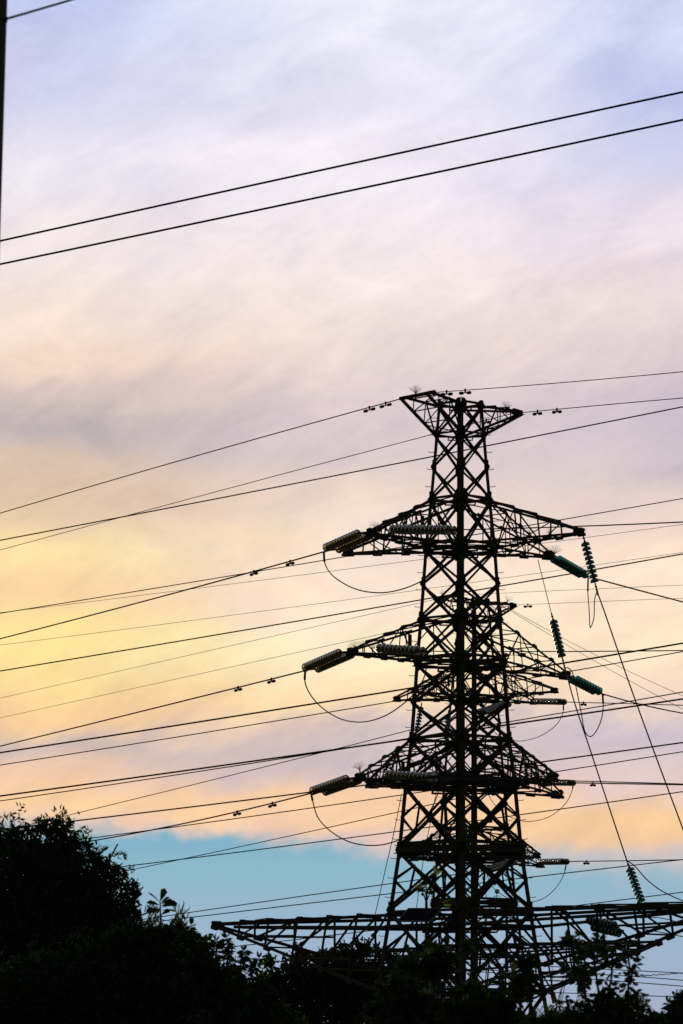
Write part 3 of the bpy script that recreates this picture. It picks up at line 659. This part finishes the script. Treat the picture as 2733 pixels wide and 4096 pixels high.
# ------------------------------------------------------------------ bird-deterrent bristle fans
def fan(p, h, n, lean, label, seed):
    r = random.Random(seed); root = empty('bird_spike_fan', p); tag(root, label, 'bird spikes', 'bird spike fans')
    b = MB(); b.rod((0, 0, -0.12), (0, 0, 0.06), 0.022, 8); b.build('mounting_stub', DARKSTEEL, root)
    m = MB()
    for i in range(n):
        a = (i / (n - 1) - 0.5) * 1.75 + r.uniform(-.06, .06); q = Vector((math.sin(a + lean) , r.uniform(-0.45, 0.45), math.cos(a + lean) * 0.9 + 0.15)).normalized() * h * r.uniform(0.85, 1.1)
        m.tube([(0, 0, 0.04), q * 0.55 + Vector((0, 0, 0.03)), q + Vector((0, 0, -0.01 * abs(a)))], 0.0036, 4)
    m.build('bristle', BRISTLE, root)['kind'] = 'stuff'
for i, (u, v, Y, h, n, lean, lab) in enumerate((
    (1663, 1580, 142, .30, 18, 0, 'open fan of spikes standing on the left end of the tall peak bracket'),
    (2025, 1640, 146, .28, 14, .1, 'fan of spikes on the right half of the tall peak bracket'),
    (1505, 2118, 141, .26, 12, -.3, 'spike fan just above the tip of the uppermost left cross-arm'),
    (1545, 2108, 141.3, .25, 12, 0, 'second spike fan in from the tip of the uppermost left cross-arm'),
    (1612, 2098, 141.6, .2, 10, .2, 'low spike fan amid the uppermost left cross-arm chords'),
    (2218, 2222, 147, .34, 16, .2, 'spike fan on the far arm tip by the upper green strain string'),
    (2185, 2215, 146.7, .25, 10, 0, 'spike fan just inside the far arm tip by the upper green string'),
    (2198, 2140, 140, .2, 12, .0, 'spike fan under the long upper right cross-arm chord'),
    (2120, 2140, 141, .2, 10, -.2, 'spike fan between the chords of the long upper right arm'),
    (1420, 2596, 140.7, .27, 12, -.4, 'spike fan just above the tip of the middle left cross-arm'),
    (1452, 2592, 141, .27, 12, -.1, 'second spike fan in from the tip of the middle left cross-arm'),
    (1490, 2600, 141.2, .24, 10, .2, 'third spike fan in from the tip of the middle left cross-arm'),
    (2185, 2690, 147, .2, 10, 0, 'spike fan on the middle right cross-arm below the white sky'),
    (1440, 3085, 141, .3, 14, -.3, 'spike fan just above the tip of the third left cross-arm'),
    (1475, 3100, 141.2, .24, 12, 0, 'second spike fan in from the tip of the third left cross-arm'),
    (1535, 3092, 141.5, .24, 12, .3, 'third spike fan in from the tip of the third left cross-arm'),
    (2150, 3098, 141, .28, 14, .3, 'spike fan on the third right cross-arm chord'),
    (1770, 2382, 211, .3, 12, 0, 'spike fan on the smaller peak, seen left of the mast'),
    (2030, 2410, 213, .36, 12, .3, 'spike fan on the smaller peak, seen right of the right leg'),
    (2135, 2790, 213, .32, 10, 0, 'spike fan on the smaller pylon arm beside its pale grey string'))):
    fan(W(u, v, Y), h, n, lean, lab, i + 50)

# ------------------------------------------------------------------ fittings fixed to the tower base
def solar(u, v, Y, label):
    c = W(u, v, Y); root = empty('solar_panel', c); tag(root, label, 'solar panel', 'solar panels on the pylon')
    ex = Vector((1.04, 0, 0)); ey = Vector((0.34, 0.42, 0.415)); n = ex.cross(ey).normalized()
    m = MB(); P = [-ex / 2 - ey / 2, ex / 2 - ey / 2, ex / 2 + ey / 2, -ex / 2 + ey / 2]
    m.plate([p * 0.96 for p in P], 0.03); m.build('cell_sheet', PANEL, root)
    f = MB()
    for i in range(4): f.bar(P[i], P[(i + 1) % 4], 0.028, 0.045, n)
    f.build('frame', TRIM, root)
    b = MB(); b.angle(Vector((0, 0.1, 0.02)), Vector((0.1, 1.0, -0.5)), 0.05); b.angle(ex * 0.3 + Vector((0, .15, 0)), ex * 0.3 + Vector((0.1, 1.0, -0.45)), 0.05); b.build('bracket', STEEL, root)
solar(1679, 3660, 141.6, 'tilted dark solar panel resting on the long bottom cross-arm beam')
solar(1630, 3955, 141.3, 'half hidden dark solar panel among leaves beside the beige box')
root = empty('control_box', W(1733, 3960, 141.2)); tag(root, 'beige control box fixed low on the pylon beside a solar panel', 'control box')
m = MB(); m.box((0, 0, 0), 0.46, 0.3, 0.54); m.build('cabinet', BOXM, root)
m = MB(); m.box((0, 0, 0.285), 0.52, 0.38, 0.03); m.build('lid', DARKSTEEL, root)
m = MB(); m.box((0.16, -0.16, 0), 0.03, 0.02, 0.1); m.build('latch', DARKSTEEL, root)
root = empty('warning_tag', W(2214, 3990, 142)); tag(root, 'dark red tag hanging from a wire under the right leg joint', 'tag')
m = MB(); m.rod((-0.03, 0, 0.16), (0.05, 0, -0.18), 0.085, 10); m.build('body', REDM, root)
m = MB(); m.rod((-0.03, 0, 0.16), (-0.04, 0, 1.0), 0.008); m.build('hanging_wire', WIRE, root)
root = empty('bird_spinner', W(1989, 3566, 143)); tag(root, 'small pale ball spinner fixed in the lattice above the bottom cross-arm', 'bird spinner')
m = MB(); m.lathe([(0.001, .08)] + [(0.08 * math.sin(a), 0.08 * math.cos(a)) for a in np.linspace(0.2, 2.94, 9)] + [(0.001, -.08)], 14); m.build('ball', WHITEM, root, True)
m = MB(); m.rod((0, 0, -0.07), (-0.06, 0, -0.34), 0.012)
for a in range(3): m.rod((-.03, 0, -.14), (-.03 + .16 * math.cos(a * 2.1), .16 * math.sin(a * 2.1), -.15), 0.010)
m.build('spindle', DARKSTEEL, root)

# ------------------------------------------------------------------ utility pole beside the camera's view
pole = empty('utility_pole', (0, 0, 0)); Yp = 30.0
tag(pole, 'dark leaning utility pole at the upper left edge, carrying one cable', 'pole')
top, bot = W(36 - 100, -700, Yp), None
e0, e1 = W(30, 0, Yp), W(0, 900, Yp)
dirv = (e0 - e1).normalized(); perp = Vector((-dirv.z, 0, dirv.x)).normalized()
ax0 = e0 + perp * 0.16 * (1 if perp.x < 0 else -1)
k_top = 1.5; base = ax0 - dirv * (ax0.z / dirv.z); tp_ = ax0 + dirv * k_top
pole.location = base
m = MB(); m.tube([Vector((0, 0, 0)), (ax0 - base) * 0.5, ax0 - base, tp_ - base], [0.20, 0.18, 0.16, 0.155], 20); m.build('shaft', CONCRETE, pole, True)
m = MB(); c = W(18, 77, Yp) - base; m.rod(c + Vector((-0.2, 0, 0)), c + Vector((0.02, 0, 0)), 0.02, 8); m.build('cable_bracket', DARKSTEEL, pole)
m = MB(); m.lathe([(0.172, -0.06), (0.178, -0.06), (0.178, 0.06), (0.172, 0.06)], 20, Matrix.Translation(ax0 - base + dirv * 0.9)); m.build('steel_band', DARKSTEEL, pole)

# ------------------------------------------------------------------ vegetation
def leaves(name, pos, size, mats, parent, normals=None, aspect=0.5, axis=None, midx=None, droop=0.0, oval=False):
    """one small folded leaf per position, all in one crown mesh"""
    N = len(pos); pos = np.asarray(pos, float)
    size = np.asarray(size, float) * np.ones(N)
    ax = rng.normal(size=(N, 3)) if axis is None else np.asarray(axis, float) + rng.normal(size=(N, 3)) * 0.25
    ax[:, 2] -= droop
    ax /= np.linalg.norm(ax, axis=1)[:, None]
    sd_ = np.cross(ax, rng.normal(size=(N, 3)) + (0 if normals is None else np.asarray(normals) * 3)); sd_ /= np.linalg.norm(sd_, axis=1)[:, None] + 1e-9
    up = np.cross(sd_, ax)
    L = size[:, None]; Wd = L * aspect * 0.5
    tpl = [(0, 0, 0), (0.30, 0.85, 0.10), (0.62, 0.8, 0.10), (1, 0, -0.06), (0.62, -0.8, 0.10), (0.30, -0.85, 0.10), (0.45, 0, 0)]
    if oval: tpl = [(0, 0, 0), (0.40, 0.62, 0.08), (0.80, 1.0, 0.06), (1, 0, -0.05), (0.80, -1.0, 0.06), (0.40, -0.62, 0.08), (0.55, 0, 0)]
    V = np.stack([pos + ax * (L * a) + sd_ * (Wd * b) + up * (L * c * 0.8) for a, b, c in tpl], 1).reshape(-1, 3)
    F = np.array([(0, 1, 6, 0), (1, 2, 6, 0), (2, 3, 6, 0), (3, 4, 6, 0), (4, 5, 6, 0), (5, 0, 6, 0)])[:, :3]
    Fa = (np.arange(N)[:, None, None] * 7 + F[None]).reshape(-1, 3)
    me = bpy.data.meshes.new(name)
    me.vertices.add(len(V)); me.vertices.foreach_set('co', V.ravel())
    me.loops.add(Fa.size); me.loops.foreach_set('vertex_index', Fa.ravel().astype(np.int32))
    me.polygons.add(len(Fa)); me.polygons.foreach_set('loop_start', np.arange(0, Fa.size, 3, dtype=np.int32)); me.polygons.foreach_set('loop_total', np.full(len(Fa), 3, np.int32))
    for m_ in mats: me.materials.append(m_)
    if len(mats) > 1:
        mi = rng.integers(0, len(mats), N) if midx is None else np.asarray(midx)
        me.polygons.foreach_set('material_index', np.repeat(mi, 6).astype(np.int32))
    me.update(calc_edges=True); me.validate()
    o = bpy.data.objects.new(name, me); COL.objects.link(o); o.parent = parent
    return o

def blob_points(blobs, Y, depth, n_fill, n_shell, base):
    """leaf positions in overlapping rounded masses; (u, v, r) give each mass's sight line and size"""
    out = []; s = Y / FPX
    for u, v, r in blobs:
        c = np.array(W(u, v, Y)) - base; R = r * s; dep = R * depth
        nf = int(n_fill * (r / 100) ** 2 * (0.6 if r < 50 else 1))
        x = rng.normal(size=(nf, 3)); x /= np.linalg.norm(x, axis=1)[:, None]; x *= (rng.random((nf, 1)) ** 0.42) * 0.92
        out.append(c + x * [R, dep, R])
        nc = int(n_shell * (r / 100) ** 1.2)             # sprays that break the outline
        cc = rng.normal(size=(nc, 3)); cc /= np.linalg.norm(cc, axis=1)[:, None]; cc *= rng.uniform(0.82, 1.5 if r < 50 else 1.18, (nc, 1))
        for q in cc:
            k = rng.integers(10, 26); sp = rng.uniform(0.05, 0.13)
            d = q / np.linalg.norm(q); tt = rng.normal(size=(k, 1)) * sp * 1.3
            y = q + d * tt + rng.normal(size=(k, 3)) * sp * 0.7
            out.append(c + y * [R, dep, R])
    return np.concatenate(out)

def limbs(parent, base, top, targets, r0, name='trunk', mat=None):
    m = MB(); base, top = Vector(base), Vector(top)
    mid = base.lerp(top, 0.5) + Vector((random.uniform(-.08, .08), random.uniform(-.08, .08), 0))
    m.tube([base, base.lerp(mid, .5), mid, mid.lerp(top, .6), top], [r0, r0 * .85, r0 * .7, r0 * .5, r0 * .25], 8)
    for t_ in targets:
        t_ = Vector(t_); s = random.uniform(0.35, 0.9); a = base.lerp(top, s)
        k = a.lerp(t_, 0.55) + Vector((0, 0, 0.12 * (t_ - a).length))
        m.tube([a, k, t_], [r0 * .35, r0 * .2, r0 * .07], 6)
    return m.build(name, mat or BARK, parent, True)

def plant(name, label, cat, Y, u_base, blobs, depth, n_fill, n_shell, leaf, mats, weights, group=None, aspect=0.5, r0=0.09, extra=None, top=None):
    bx = (u_base - U0) * Y / FPX; gz = ground_h(bx, Y)
    root = empty(name, (bx, Y, gz)); tag(root, label, cat, group); base = np.array(root.location)
    P = blob_points(blobs, Y, depth, n_fill, n_shell, base)
    P = P[P[:, 2] > 0.3]
    mi = rng.choice(len(mats), len(P), p=weights)
    leaves('crown', P, leaf * rng.uniform(0.6, 1.25, len(P)), mats, root, aspect=aspect, midx=mi, droop=0.3)
    tg = [tuple(np.array(W(u, v, Y)) - base + rng.normal(size=3) * 0.1) for u, v, r in blobs]
    tz = max(b[2] for b in tg)
    limbs(root, (0, 0, -0.1), (tg[0][0] * 0.5, 0, tz * 0.9), tg, r0, 'trunk')
    return root, base

def sprig(root, base, Y, pts, n, leaf, mats, upright=0.7, aspect=0.45, thick=0.012):
    """a shoot along sight points with leaves in pairs up its length"""
    Pn = [np.array(W(u, v, Y)) - base for u, v in pts]
    pos, axs = [], []
    for i in range(n):
        s = (i + 0.5) / n * (len(Pn) - 1); k = min(int(s), len(Pn) - 2); f = s - k
        p = Pn[k] * (1 - f) + Pn[k + 1] * f; d = Pn[k + 1] - Pn[k]; d = d / np.linalg.norm(d)
        for sg in (-1, 1):
            a = rng.uniform(-0.7, 0.7); side = np.array([sg * math.cos(a), math.sin(a), 0])
            pos.append(p); axs.append(side * 0.8 + d * upright)
    for a in (-.5, 0, .5): pos.append(Pn[-1]); axs.append(np.array([a, 0, 1.0]))
    return np.array(pos), np.array(axs), Pn

# 1 the big round tree at the left edge
big, bb = plant('broadleaf_tree', 'big dark round-crowned tree at the left edge with pale shoots on its top', 'tree', 62, 60,
    [(60, 3620, 300), (220, 3560, 205), (310, 3650, 185), (120, 3430, 100), (245, 3400, 75), (20, 3370, 65), (375, 3550, 75), (425, 3630, 66),
     (440, 3690, 85), (505, 3700, 60), (120, 3800, 330), (330, 3850, 260), (60, 4060, 330), (330, 4080, 280), (-250, 3600, 300), (-260, 3950, 350),
     (80, 4500, 420), (350, 3385, 26), (325, 3440, 42), (60, 3335, 28), (110, 3320, 26), (150, 3315, 28), (190, 3310, 34), (225, 3320, 38), (238, 3285, 22), (270, 3320, 28), (295, 3360, 30),
     (290, 3440, 40), (370, 3440, 24), (395, 3435, 24), (415, 3470, 32), (385, 3480, 36), (455, 3480, 26), (485, 3498, 22), (445, 3515, 32), (480, 3525, 26), (515, 3540, 26), (545, 3550, 18), (530, 3575, 18), (490, 3570, 28),
     (500, 3610, 26), (535, 3615, 24), (545, 3645, 20), (510, 3650, 26), (490, 3640, 30), (555, 3695, 22), (575, 3720, 24)],
    1.0, 1300, 16, 0.08, [LEAF_D, LEAF_M], [0.85, 0.15], 'trees and shrubs at the frame foot', 0.42, 0.16)
# young pale shoots on the crown's top
for u, v, h, k in ((232, 3330, 90, 46), (255, 3310, 70, 40), (20, 3310, 55, 26), (165, 3320, 50, 24), (335, 3370, 55, 22), (350, 3350, 40, 14), (45, 3300, 35, 14)):
    pp, aa = [], []
    for _ in range(k):
        b0 = np.array(W(u + rng.normal() * 14, v + rng.uniform(-h, 20), 62 + rng.normal() * .1)) - bb
        pp.append(b0); aa.append([rng.normal() * .7, rng.normal() * .4, 1.0])
    leaves('shoot', np.array(pp), 0.085 * rng.uniform(.6, 1.2, len(pp)), [LEAF_L, LEAF_D], big, axis=np.array(aa), aspect=0.28)
for u, v in ((395, 3420), (450, 3455), (470, 3420), (500, 3430), (520, 3480), (415, 3400), (560, 3655)):
    pp, aa = [], []
    for _ in range(16):
        pp.append(np.array(W(u + rng.normal() * 8, v + rng.normal() * 8, 62)) - bb); aa.append([rng.normal(), rng.normal() * .4, .7])
    leaves('shoot', np.array(pp), 0.085 * rng.uniform(.6, 1.2, len(pp)), [LEAF_L, LEAF_D], big, axis=np.array(aa), aspect=0.28)

# 2 shrub mass under it
plant('bushy_shrub', 'wide black bush in front of the big tree, at the foot of the large-leaved sapling', 'shrub', 52, 560,
    [(600, 3860, 160), (480, 3830, 130), (700, 3850, 120), (760, 3900, 130), (640, 4020, 220), (860, 4040, 170), (380, 4000, 240), (150, 4050, 260), (780, 3800, 65), (690, 3760, 60),
     (900, 3930, 85), (600, 3750, 45), (620, 4400, 380)],
    1.0, 1500, 16, 0.085, [LEAF_D, LEAF_B, LEAF_M], [0.72, 0.2, 0.08], 'trees and shrubs at the frame foot', 0.5, 0.08)
# light green feathery growth round the sapling
gr, gb = empty('feathery_shrub', (W(665, 3740, 54).x, 54, 0)), None
tag(gr, 'small light green feathery plant round the stem of the large-leaved sapling', 'plant', 'trees and shrubs at the frame foot')
gb = np.array(gr.location); pp, aa = [], []
for u, v, h, k in ((605, 3680, 55, 60), (625, 3690, 50, 50), (715, 3700, 70, 70), (690, 3720, 50, 40), (730, 3690, 60, 40)):
    for _ in range(k):
        pp.append(np.array(W(u + rng.normal() * 12, v + rng.uniform(-h, 60), 54 + rng.normal() * .08)) - gb); aa.append([rng.normal() * .5, rng.normal() * .4, rng.choice([-1.0, .8])])
leaves('crown', np.array(pp), 0.11 * rng.uniform(.6, 1.2, len(pp)), [LEAF_L, LEAF_M], gr, axis=np.array(aa), aspect=0.16)
m = MB()
for u, v in ((605, 3640), (625, 3650), (715, 3650), (730, 3650), (690, 3690)):
    t_ = Vector(np.array(W(u, v, 54)) - gb); m.tube([Vector((t_.x * .3, 0, 0)), Vector((t_.x * .8, 0, t_.z * .6)), t_], [0.02, 0.012, 0.004], 5)
m.build('stem', BARK, gr, True)

# 3 sapling with large leaves
sp_ = empty('sapling', (W(648, 3740, 53.4).x, 53.4, 0)); sb = np.array(sp_.location)
tag(sp_, 'young sapling with a whorl of large oval leaves standing clear of the dark bush', 'sapling', 'trees and shrubs at the frame foot')
S = lambda u, v: np.array(W(u, v, 53.4)) - sb
m = MB(); m.tube([Vector((0, 0, 0)), Vector(S(650, 3900)), Vector(S(648, 3760)), Vector(S(643, 3660)), Vector(S(640, 3600))], [0.03, 0.018, 0.014, 0.011, 0.006], 6); m.build('stem', BARK, sp_, True)
lf = [((640, 3610), (602, 3572), .19), ((641, 3606), (655, 3572), .17), ((641, 3622), (600, 3610), .17), ((642, 3625), (716, 3612), .21), ((641, 3615), (668, 3598), .14), ((643, 3640), (604, 3642), .18),
      ((643, 3640), (692, 3640), .19), ((643, 3632), (668, 3625), .12), ((643, 3650), (628, 3640), .12), ((642, 3616), (690, 3606), .16), ((644, 3660), (668, 3648), .13), ((648, 3730), (670, 3695), .12), ((648, 3735), (672, 3712), .12)]
pos = np.array([S(*a) for a, b, l in lf]); axs = np.array([(S(*b) - S(*a)) / np.linalg.norm(S(*b) - S(*a)) for a, b, l in lf])
leaves('crown', pos, np.array([l for *_, l in lf]), [LEAF_B], sp_, axis=axs * 4, aspect=0.52, normals=np.tile([0, -.7, .7], (len(lf), 1)), oval=True)

# 4 shrub with upright leafy shoots
sh, sb4 = plant('shoot_shrub', 'shrub sending up tall upright shoots of drooping leaves before the pale gap in the greenery', 'shrub', 50, 900,
    [(880, 3985, 95), (960, 4020, 85), (830, 3920, 70), (1020, 4050, 100), (930, 4090, 160), (1100, 4110, 120), (790, 3860, 60), (1060, 3980, 50), (900, 4400, 300)],
    1.0, 1300, 14, 0.085, [LEAF_D, LEAF_B, LEAF_M], [0.6, 0.3, 0.1], 'trees and shrubs at the frame foot', 0.45, 0.05)
ps, ax_ = [], []; stem = MB()
for pts, n in (([(880, 3960), (905, 3880), (915, 3800), (905, 3752)], 22), ([(930, 3960), (960, 3900), (982, 3840), (978, 3802)], 18), ([(985, 3980), (1000, 3920), (1020, 3870), (1034, 3832)], 15),
               ([(850, 3900), (862, 3840), (868, 3790), (862, 3764)], 16), ([(820, 3860), (815, 3820), (832, 3790), (838, 3765)], 11), ([(790, 3840), (770, 3790), (765, 3770)], 9), ([(1000, 4010), (1015, 3960), (1012, 3930)], 8), ([(700, 3790), (740, 3740), (765, 3700)], 9), ([(750, 3780), (770, 3755)], 6),
               ([(1030, 4010), (1040, 3960), (1030, 3930)], 8), ([(940, 3980), (950, 3950), (960, 3920)], 7)):
    a, b, Pn = sprig(sh, sb4, 50, pts, int(n * 1.9), .1, None, -0.25)
    stem = MB(); stem.tube([Vector(p) for p in Pn], [0.012] * (len(Pn) - 1) + [0.004], 5); stem = stem.build('stem', BARK, sh, True)
    leaves('shoot', a, 0.098 * rng.uniform(.75, 1.2, len(a)), [LEAF_D, LEAF_D, LEAF_M], stem, axis=b, aspect=0.42)

# 5 rounded bush before the left half of the bottom cross-arm
cb_, cbb = plant('rounded_tree', 'rounded dark tree rising behind the left half of the long bottom cross-arm', 'tree', 160, 1280,
    [(1200, 3905, 100), (1330, 3905, 105), (1120, 3960, 80), (1420, 3925, 110), (1530, 3930, 95), (1290, 4010, 190), (1490, 4020, 190), (1110, 4060, 120), (1380, 3815, 42), (1460, 3810, 44), (1290, 3835, 45), (1200, 3818, 26),
     (1085, 3850, 28), (1100, 3900, 40), (1620, 3980, 120), (1330, 4450, 330), (1430, 3775, 26), (1540, 3815, 36), (1680, 3990, 90), (1760, 4040, 80), (1640, 3900, 40), (1590, 3850, 40)],
    1.0, 900, 14, 0.23, [LEAF_D, LEAF_M], [0.82, 0.18], 'trees and shrubs at the frame foot', 0.45, 0.2)
pp = []; aa = []
for u, v in ((1050, 3900), (1060, 3920), (1085, 3845), (1045, 3945), (1080, 3930)):
    for _ in range(24): pp.append(np.array(W(u + rng.normal() * 12, v + rng.normal() * 12, 159.5)) - cbb); aa.append([-.6 + rng.normal() * .5, rng.normal() * .3, .5])
leaves('shoot', np.array(pp), 0.22, [LEAF_L, LEAF_M], cb_, axis=np.array(aa), aspect=0.4)

# 6 loose broad-leaved hedge before the tower's foot
plant('loose_hedge', 'loose broad-leaved hedge in front of the mast foot with gaps of pale sky', 'hedge', 40, 1750,
    [(1560, 4080, 105), (1680, 4090, 90), (1600, 3950, 60), (1790, 4110, 70), (1740, 3850, 55), (1780, 3810, 45), (1690, 4020, 60), (1880, 4090, 95), (1920, 4025, 54), (1990, 4090, 88), (1900, 3935, 28),
     (2030, 4010, 40), (2060, 4115, 92), (1820, 4035, 36), (1760, 3920, 45), (1870, 3770, 22), (1990, 3930, 26), (2050, 3905, 28), (1640, 3850, 45), (1700, 4500, 380), (2000, 4500, 350)],
    1.1, 340, 9, 0.10, [LEAF_B, LEAF_D, LEAF_M], [0.5, 0.2, 0.3], 'trees and shrubs at the frame foot', 0.55, 0.05)

# 7 slender plant with a tuft of leaves before the mast
tp = empty('tufted_plant', (W(1706, 3760, 45).x, 45, 0)); tb = np.array(tp.location)
tag(tp, 'slender tall plant with a tuft of long leaves, in front of the solar panel', 'plant', 'trees and shrubs at the frame foot')
S = lambda u, v: np.array(W(u, v, 45)) - tb
m = MB(); m.tube([Vector((0, 0, 0)), Vector(S(1707, 3950)), Vector(S(1706, 3740)), Vector(S(1706, 3600)), Vector(S(1708, 3560))], [0.03, 0.022, 0.018, 0.014, 0.006], 7)
m.tube([Vector(S(1706, 3610)), Vector(S(1697, 3585)), Vector(S(1688, 3570))], [.008, .006, .004], 5); m.tube([Vector(S(1706, 3610)), Vector(S(1716, 3580)), Vector(S(1722, 3560))], [.008, .006, .004], 5)
m.build('stem', BARK, tp, True)
pos, axs = [], []
for i in range(26):
    c = S(1700 + rng.normal() * 12, 3560 + rng.normal() * 8); pos.append(c); axs.append([rng.normal() * 1.1, rng.normal() * .5, rng.uniform(-.6, .8)])
for _ in range(10): pos.append(S(1735 + rng.normal() * 10, 3500 + rng.normal() * 12)); axs.append([rng.normal() * .5, 0, rng.uniform(-1, 1)])
for _ in range(8): pos.append(S(1772 + rng.normal() * 8, 3612 + rng.normal() * 8)); axs.append([rng.normal(), 0, rng.uniform(-.6, .6)])
leaves('crown', np.array(pos), 0.10 * rng.uniform(.7, 1.2, len(pos)), [LEAF_B, LEAF_D, LEAF_B, LEAF_L], tp, axis=np.array(axs), aspect=0.34)
m = MB(); m.tube([Vector(S(1706, 3680)), Vector(S(1750, 3640)), Vector(S(1772, 3612))], [.008, .006, .004], 5); m.tube([Vector(S(1708, 3570)), Vector(S(1722, 3535)), Vector(S(1735, 3500))], [.007, .005, .003], 5); m.build('side_stem', BARK, tp, True)

# 8 shrub with tall leafy stems on the right
rs, rb = plant('stemmed_shrub', 'shrub with tall leafy stems and a few red leaves under the bottom cross-arm', 'shrub', 38, 2400,
    [(2330, 4085, 75), (2430, 4075, 85), (2520, 4085, 75), (2240, 4110, 70), (2600, 4105, 60), (2150, 4120, 70), (2400, 4010, 28), (2490, 4010, 34), (2380, 4450, 330)],
    1.1, 480, 8, 0.085, [LEAF_B, LEAF_D, LEAF_M], [0.45, 0.25, 0.3], 'trees and shrubs at the frame foot', 0.55, 0.05)
stem = MB(); pos, axs, mi = [], [], []
def stalk(pts, n, ln, spread=26, red=0.0):
    Pn = [np.array(W(u, v, 38)) - rb for u, v in pts]
    stem = MB(); stem.tube([Vector(p) for p in Pn], [0.013] + [0.010] * (len(Pn) - 2) + [0.004], 5); stem = stem.build('stem', BARK, rs, True)
    pos, axs, mi = [], [], []
    for i in range(n):
        s = (i + rng.random()) / n * (len(Pn) - 1); k = min(int(s), len(Pn) - 2); f = s - k
        c = Pn[k] * (1 - f) + Pn[k + 1] * f + np.array([rng.normal() * spread * .0021, rng.normal() * .05, rng.normal() * spread * .001])
        pos.append(c); axs.append([rng.normal(), rng.normal() * .5, rng.uniform(-.7, .5)]); mi.append(1 if rng.random() < red else 0)
    leaves('shoot', np.array(pos), 0.082 * rng.uniform(.65, 1.25, len(pos)), [LEAF_B, BERRY], stem, axis=np.array(axs), aspect=0.62, midx=mi)
stalk([(2345, 4010), (2335, 3920), (2320, 3800), (2318, 3745)], 44, .1, 20)
stalk([(2320, 3860), (2300, 3870), (2285, 3880)], 20, .1, 20)
stalk([(2400, 4000), (2385, 3900), (2375, 3820), (2395, 3760), (2420, 3745)], 34, .1, 14)
stalk([(2430, 4000), (2445, 3920), (2450, 3860), (2452, 3800), (2470, 3760)], 30, .1, 16)
stalk([(2425, 3990), (2440, 3950), (2410, 3920)], 12, .1, 16)
stalk([(2510, 4010), (2515, 3930), (2520, 3880), (2512, 3820), (2500, 3790)], 52, .1, 20, .10)
stalk([(2520, 3940), (2530, 3890), (2540, 3860)], 14, .1, 12, .2)
stalk([(2540, 4040), (2550, 3980), (2555, 3955)], 12, .08, 10)
stalk([(2275, 4060), (2270, 4010), (2262, 3990)], 9, .1, 10); stalk([(2330, 4040), (2300, 4010), (2325, 3992)], 9, .1, 8); stalk([(2600, 4090), (2620, 4050), (2612, 4035)], 10, .08, 10)
stalk([(2560, 4060), (2575, 4040), (2600, 4030)], 10, .08, 14)
# broad leaves of a climber before the lattice
cl, clb = plant('climbing_plant', 'climber with broad dark leaves hanging before the lattice left of the tall-stemmed shrub', 'climber', 39, 2110,
    [(2110, 3870, 36), (2140, 3830, 24), (2090, 3925, 32), (2110, 3970, 30), (2330, 3900, 34), (2300, 3770, 22), (2345, 3790, 20), (2400, 3770, 18), (2110, 4400, 200)], 0.8, 330, 8, 0.10, [LEAF_B, LEAF_D], [.7, .3], 'trees and shrubs at the frame foot', 0.6, 0.03)
# 9 feathery bush
plant('feathery_bush', 'fine-leaved lighter green bush low between the mast foot and the tall-stemmed shrub', 'bush', 44, 2240,
    [(2230, 4070, 60), (2280, 4050, 45), (2190, 4080, 50), (2540, 4020, 50), (2570, 4000, 30), (2240, 4300, 180)], 1.0, 1500, 20, 0.04, [LEAF_L, LEAF_M], [0.4, 0.6], 'trees and shrubs at the frame foot', 0.3, 0.04)
# 10 bush at the right edge
re_, rbb = plant('edge_bush', 'dark small-leaved bush in the lower right corner with two thin shoots', 'bush', 46, 2720,
    [(2720, 4060, 65), (2790, 4030, 90), (2680, 4090, 45), (2640, 4100, 35), (2720, 4300, 200), (2730, 3995, 30)], 1.0, 900, 16, 0.075, [LEAF_D, LEAF_M], [.8, .2], 'trees and shrubs at the frame foot', 0.42, 0.05)
ps, ax_ = [], []; stem = MB()
for pts, n in (([(2675, 4080), (2672, 4040), (2670, 4008)], 7), ([(2700, 4030), (2715, 3998), (2725, 3980)], 8)):
    a, b, Pn = sprig(re_, rbb, 46, pts, n, .1, None, 0.1)
    stem = MB(); stem.tube([Vector(p) for p in Pn], [0.008] * (len(Pn) - 1) + [0.003], 5); stem = stem.build('stem', BARK, re_, True)
    leaves('shoot', a, 0.075, [LEAF_D, LEAF_M], stem, axis=b, aspect=0.4)

SC.render.film_transparent = False
SC.cycles.max_bounces = 8
SC.cycles.transparent_max_bounces = 8
SC.cycles.sample_clamp_indirect = 4.0
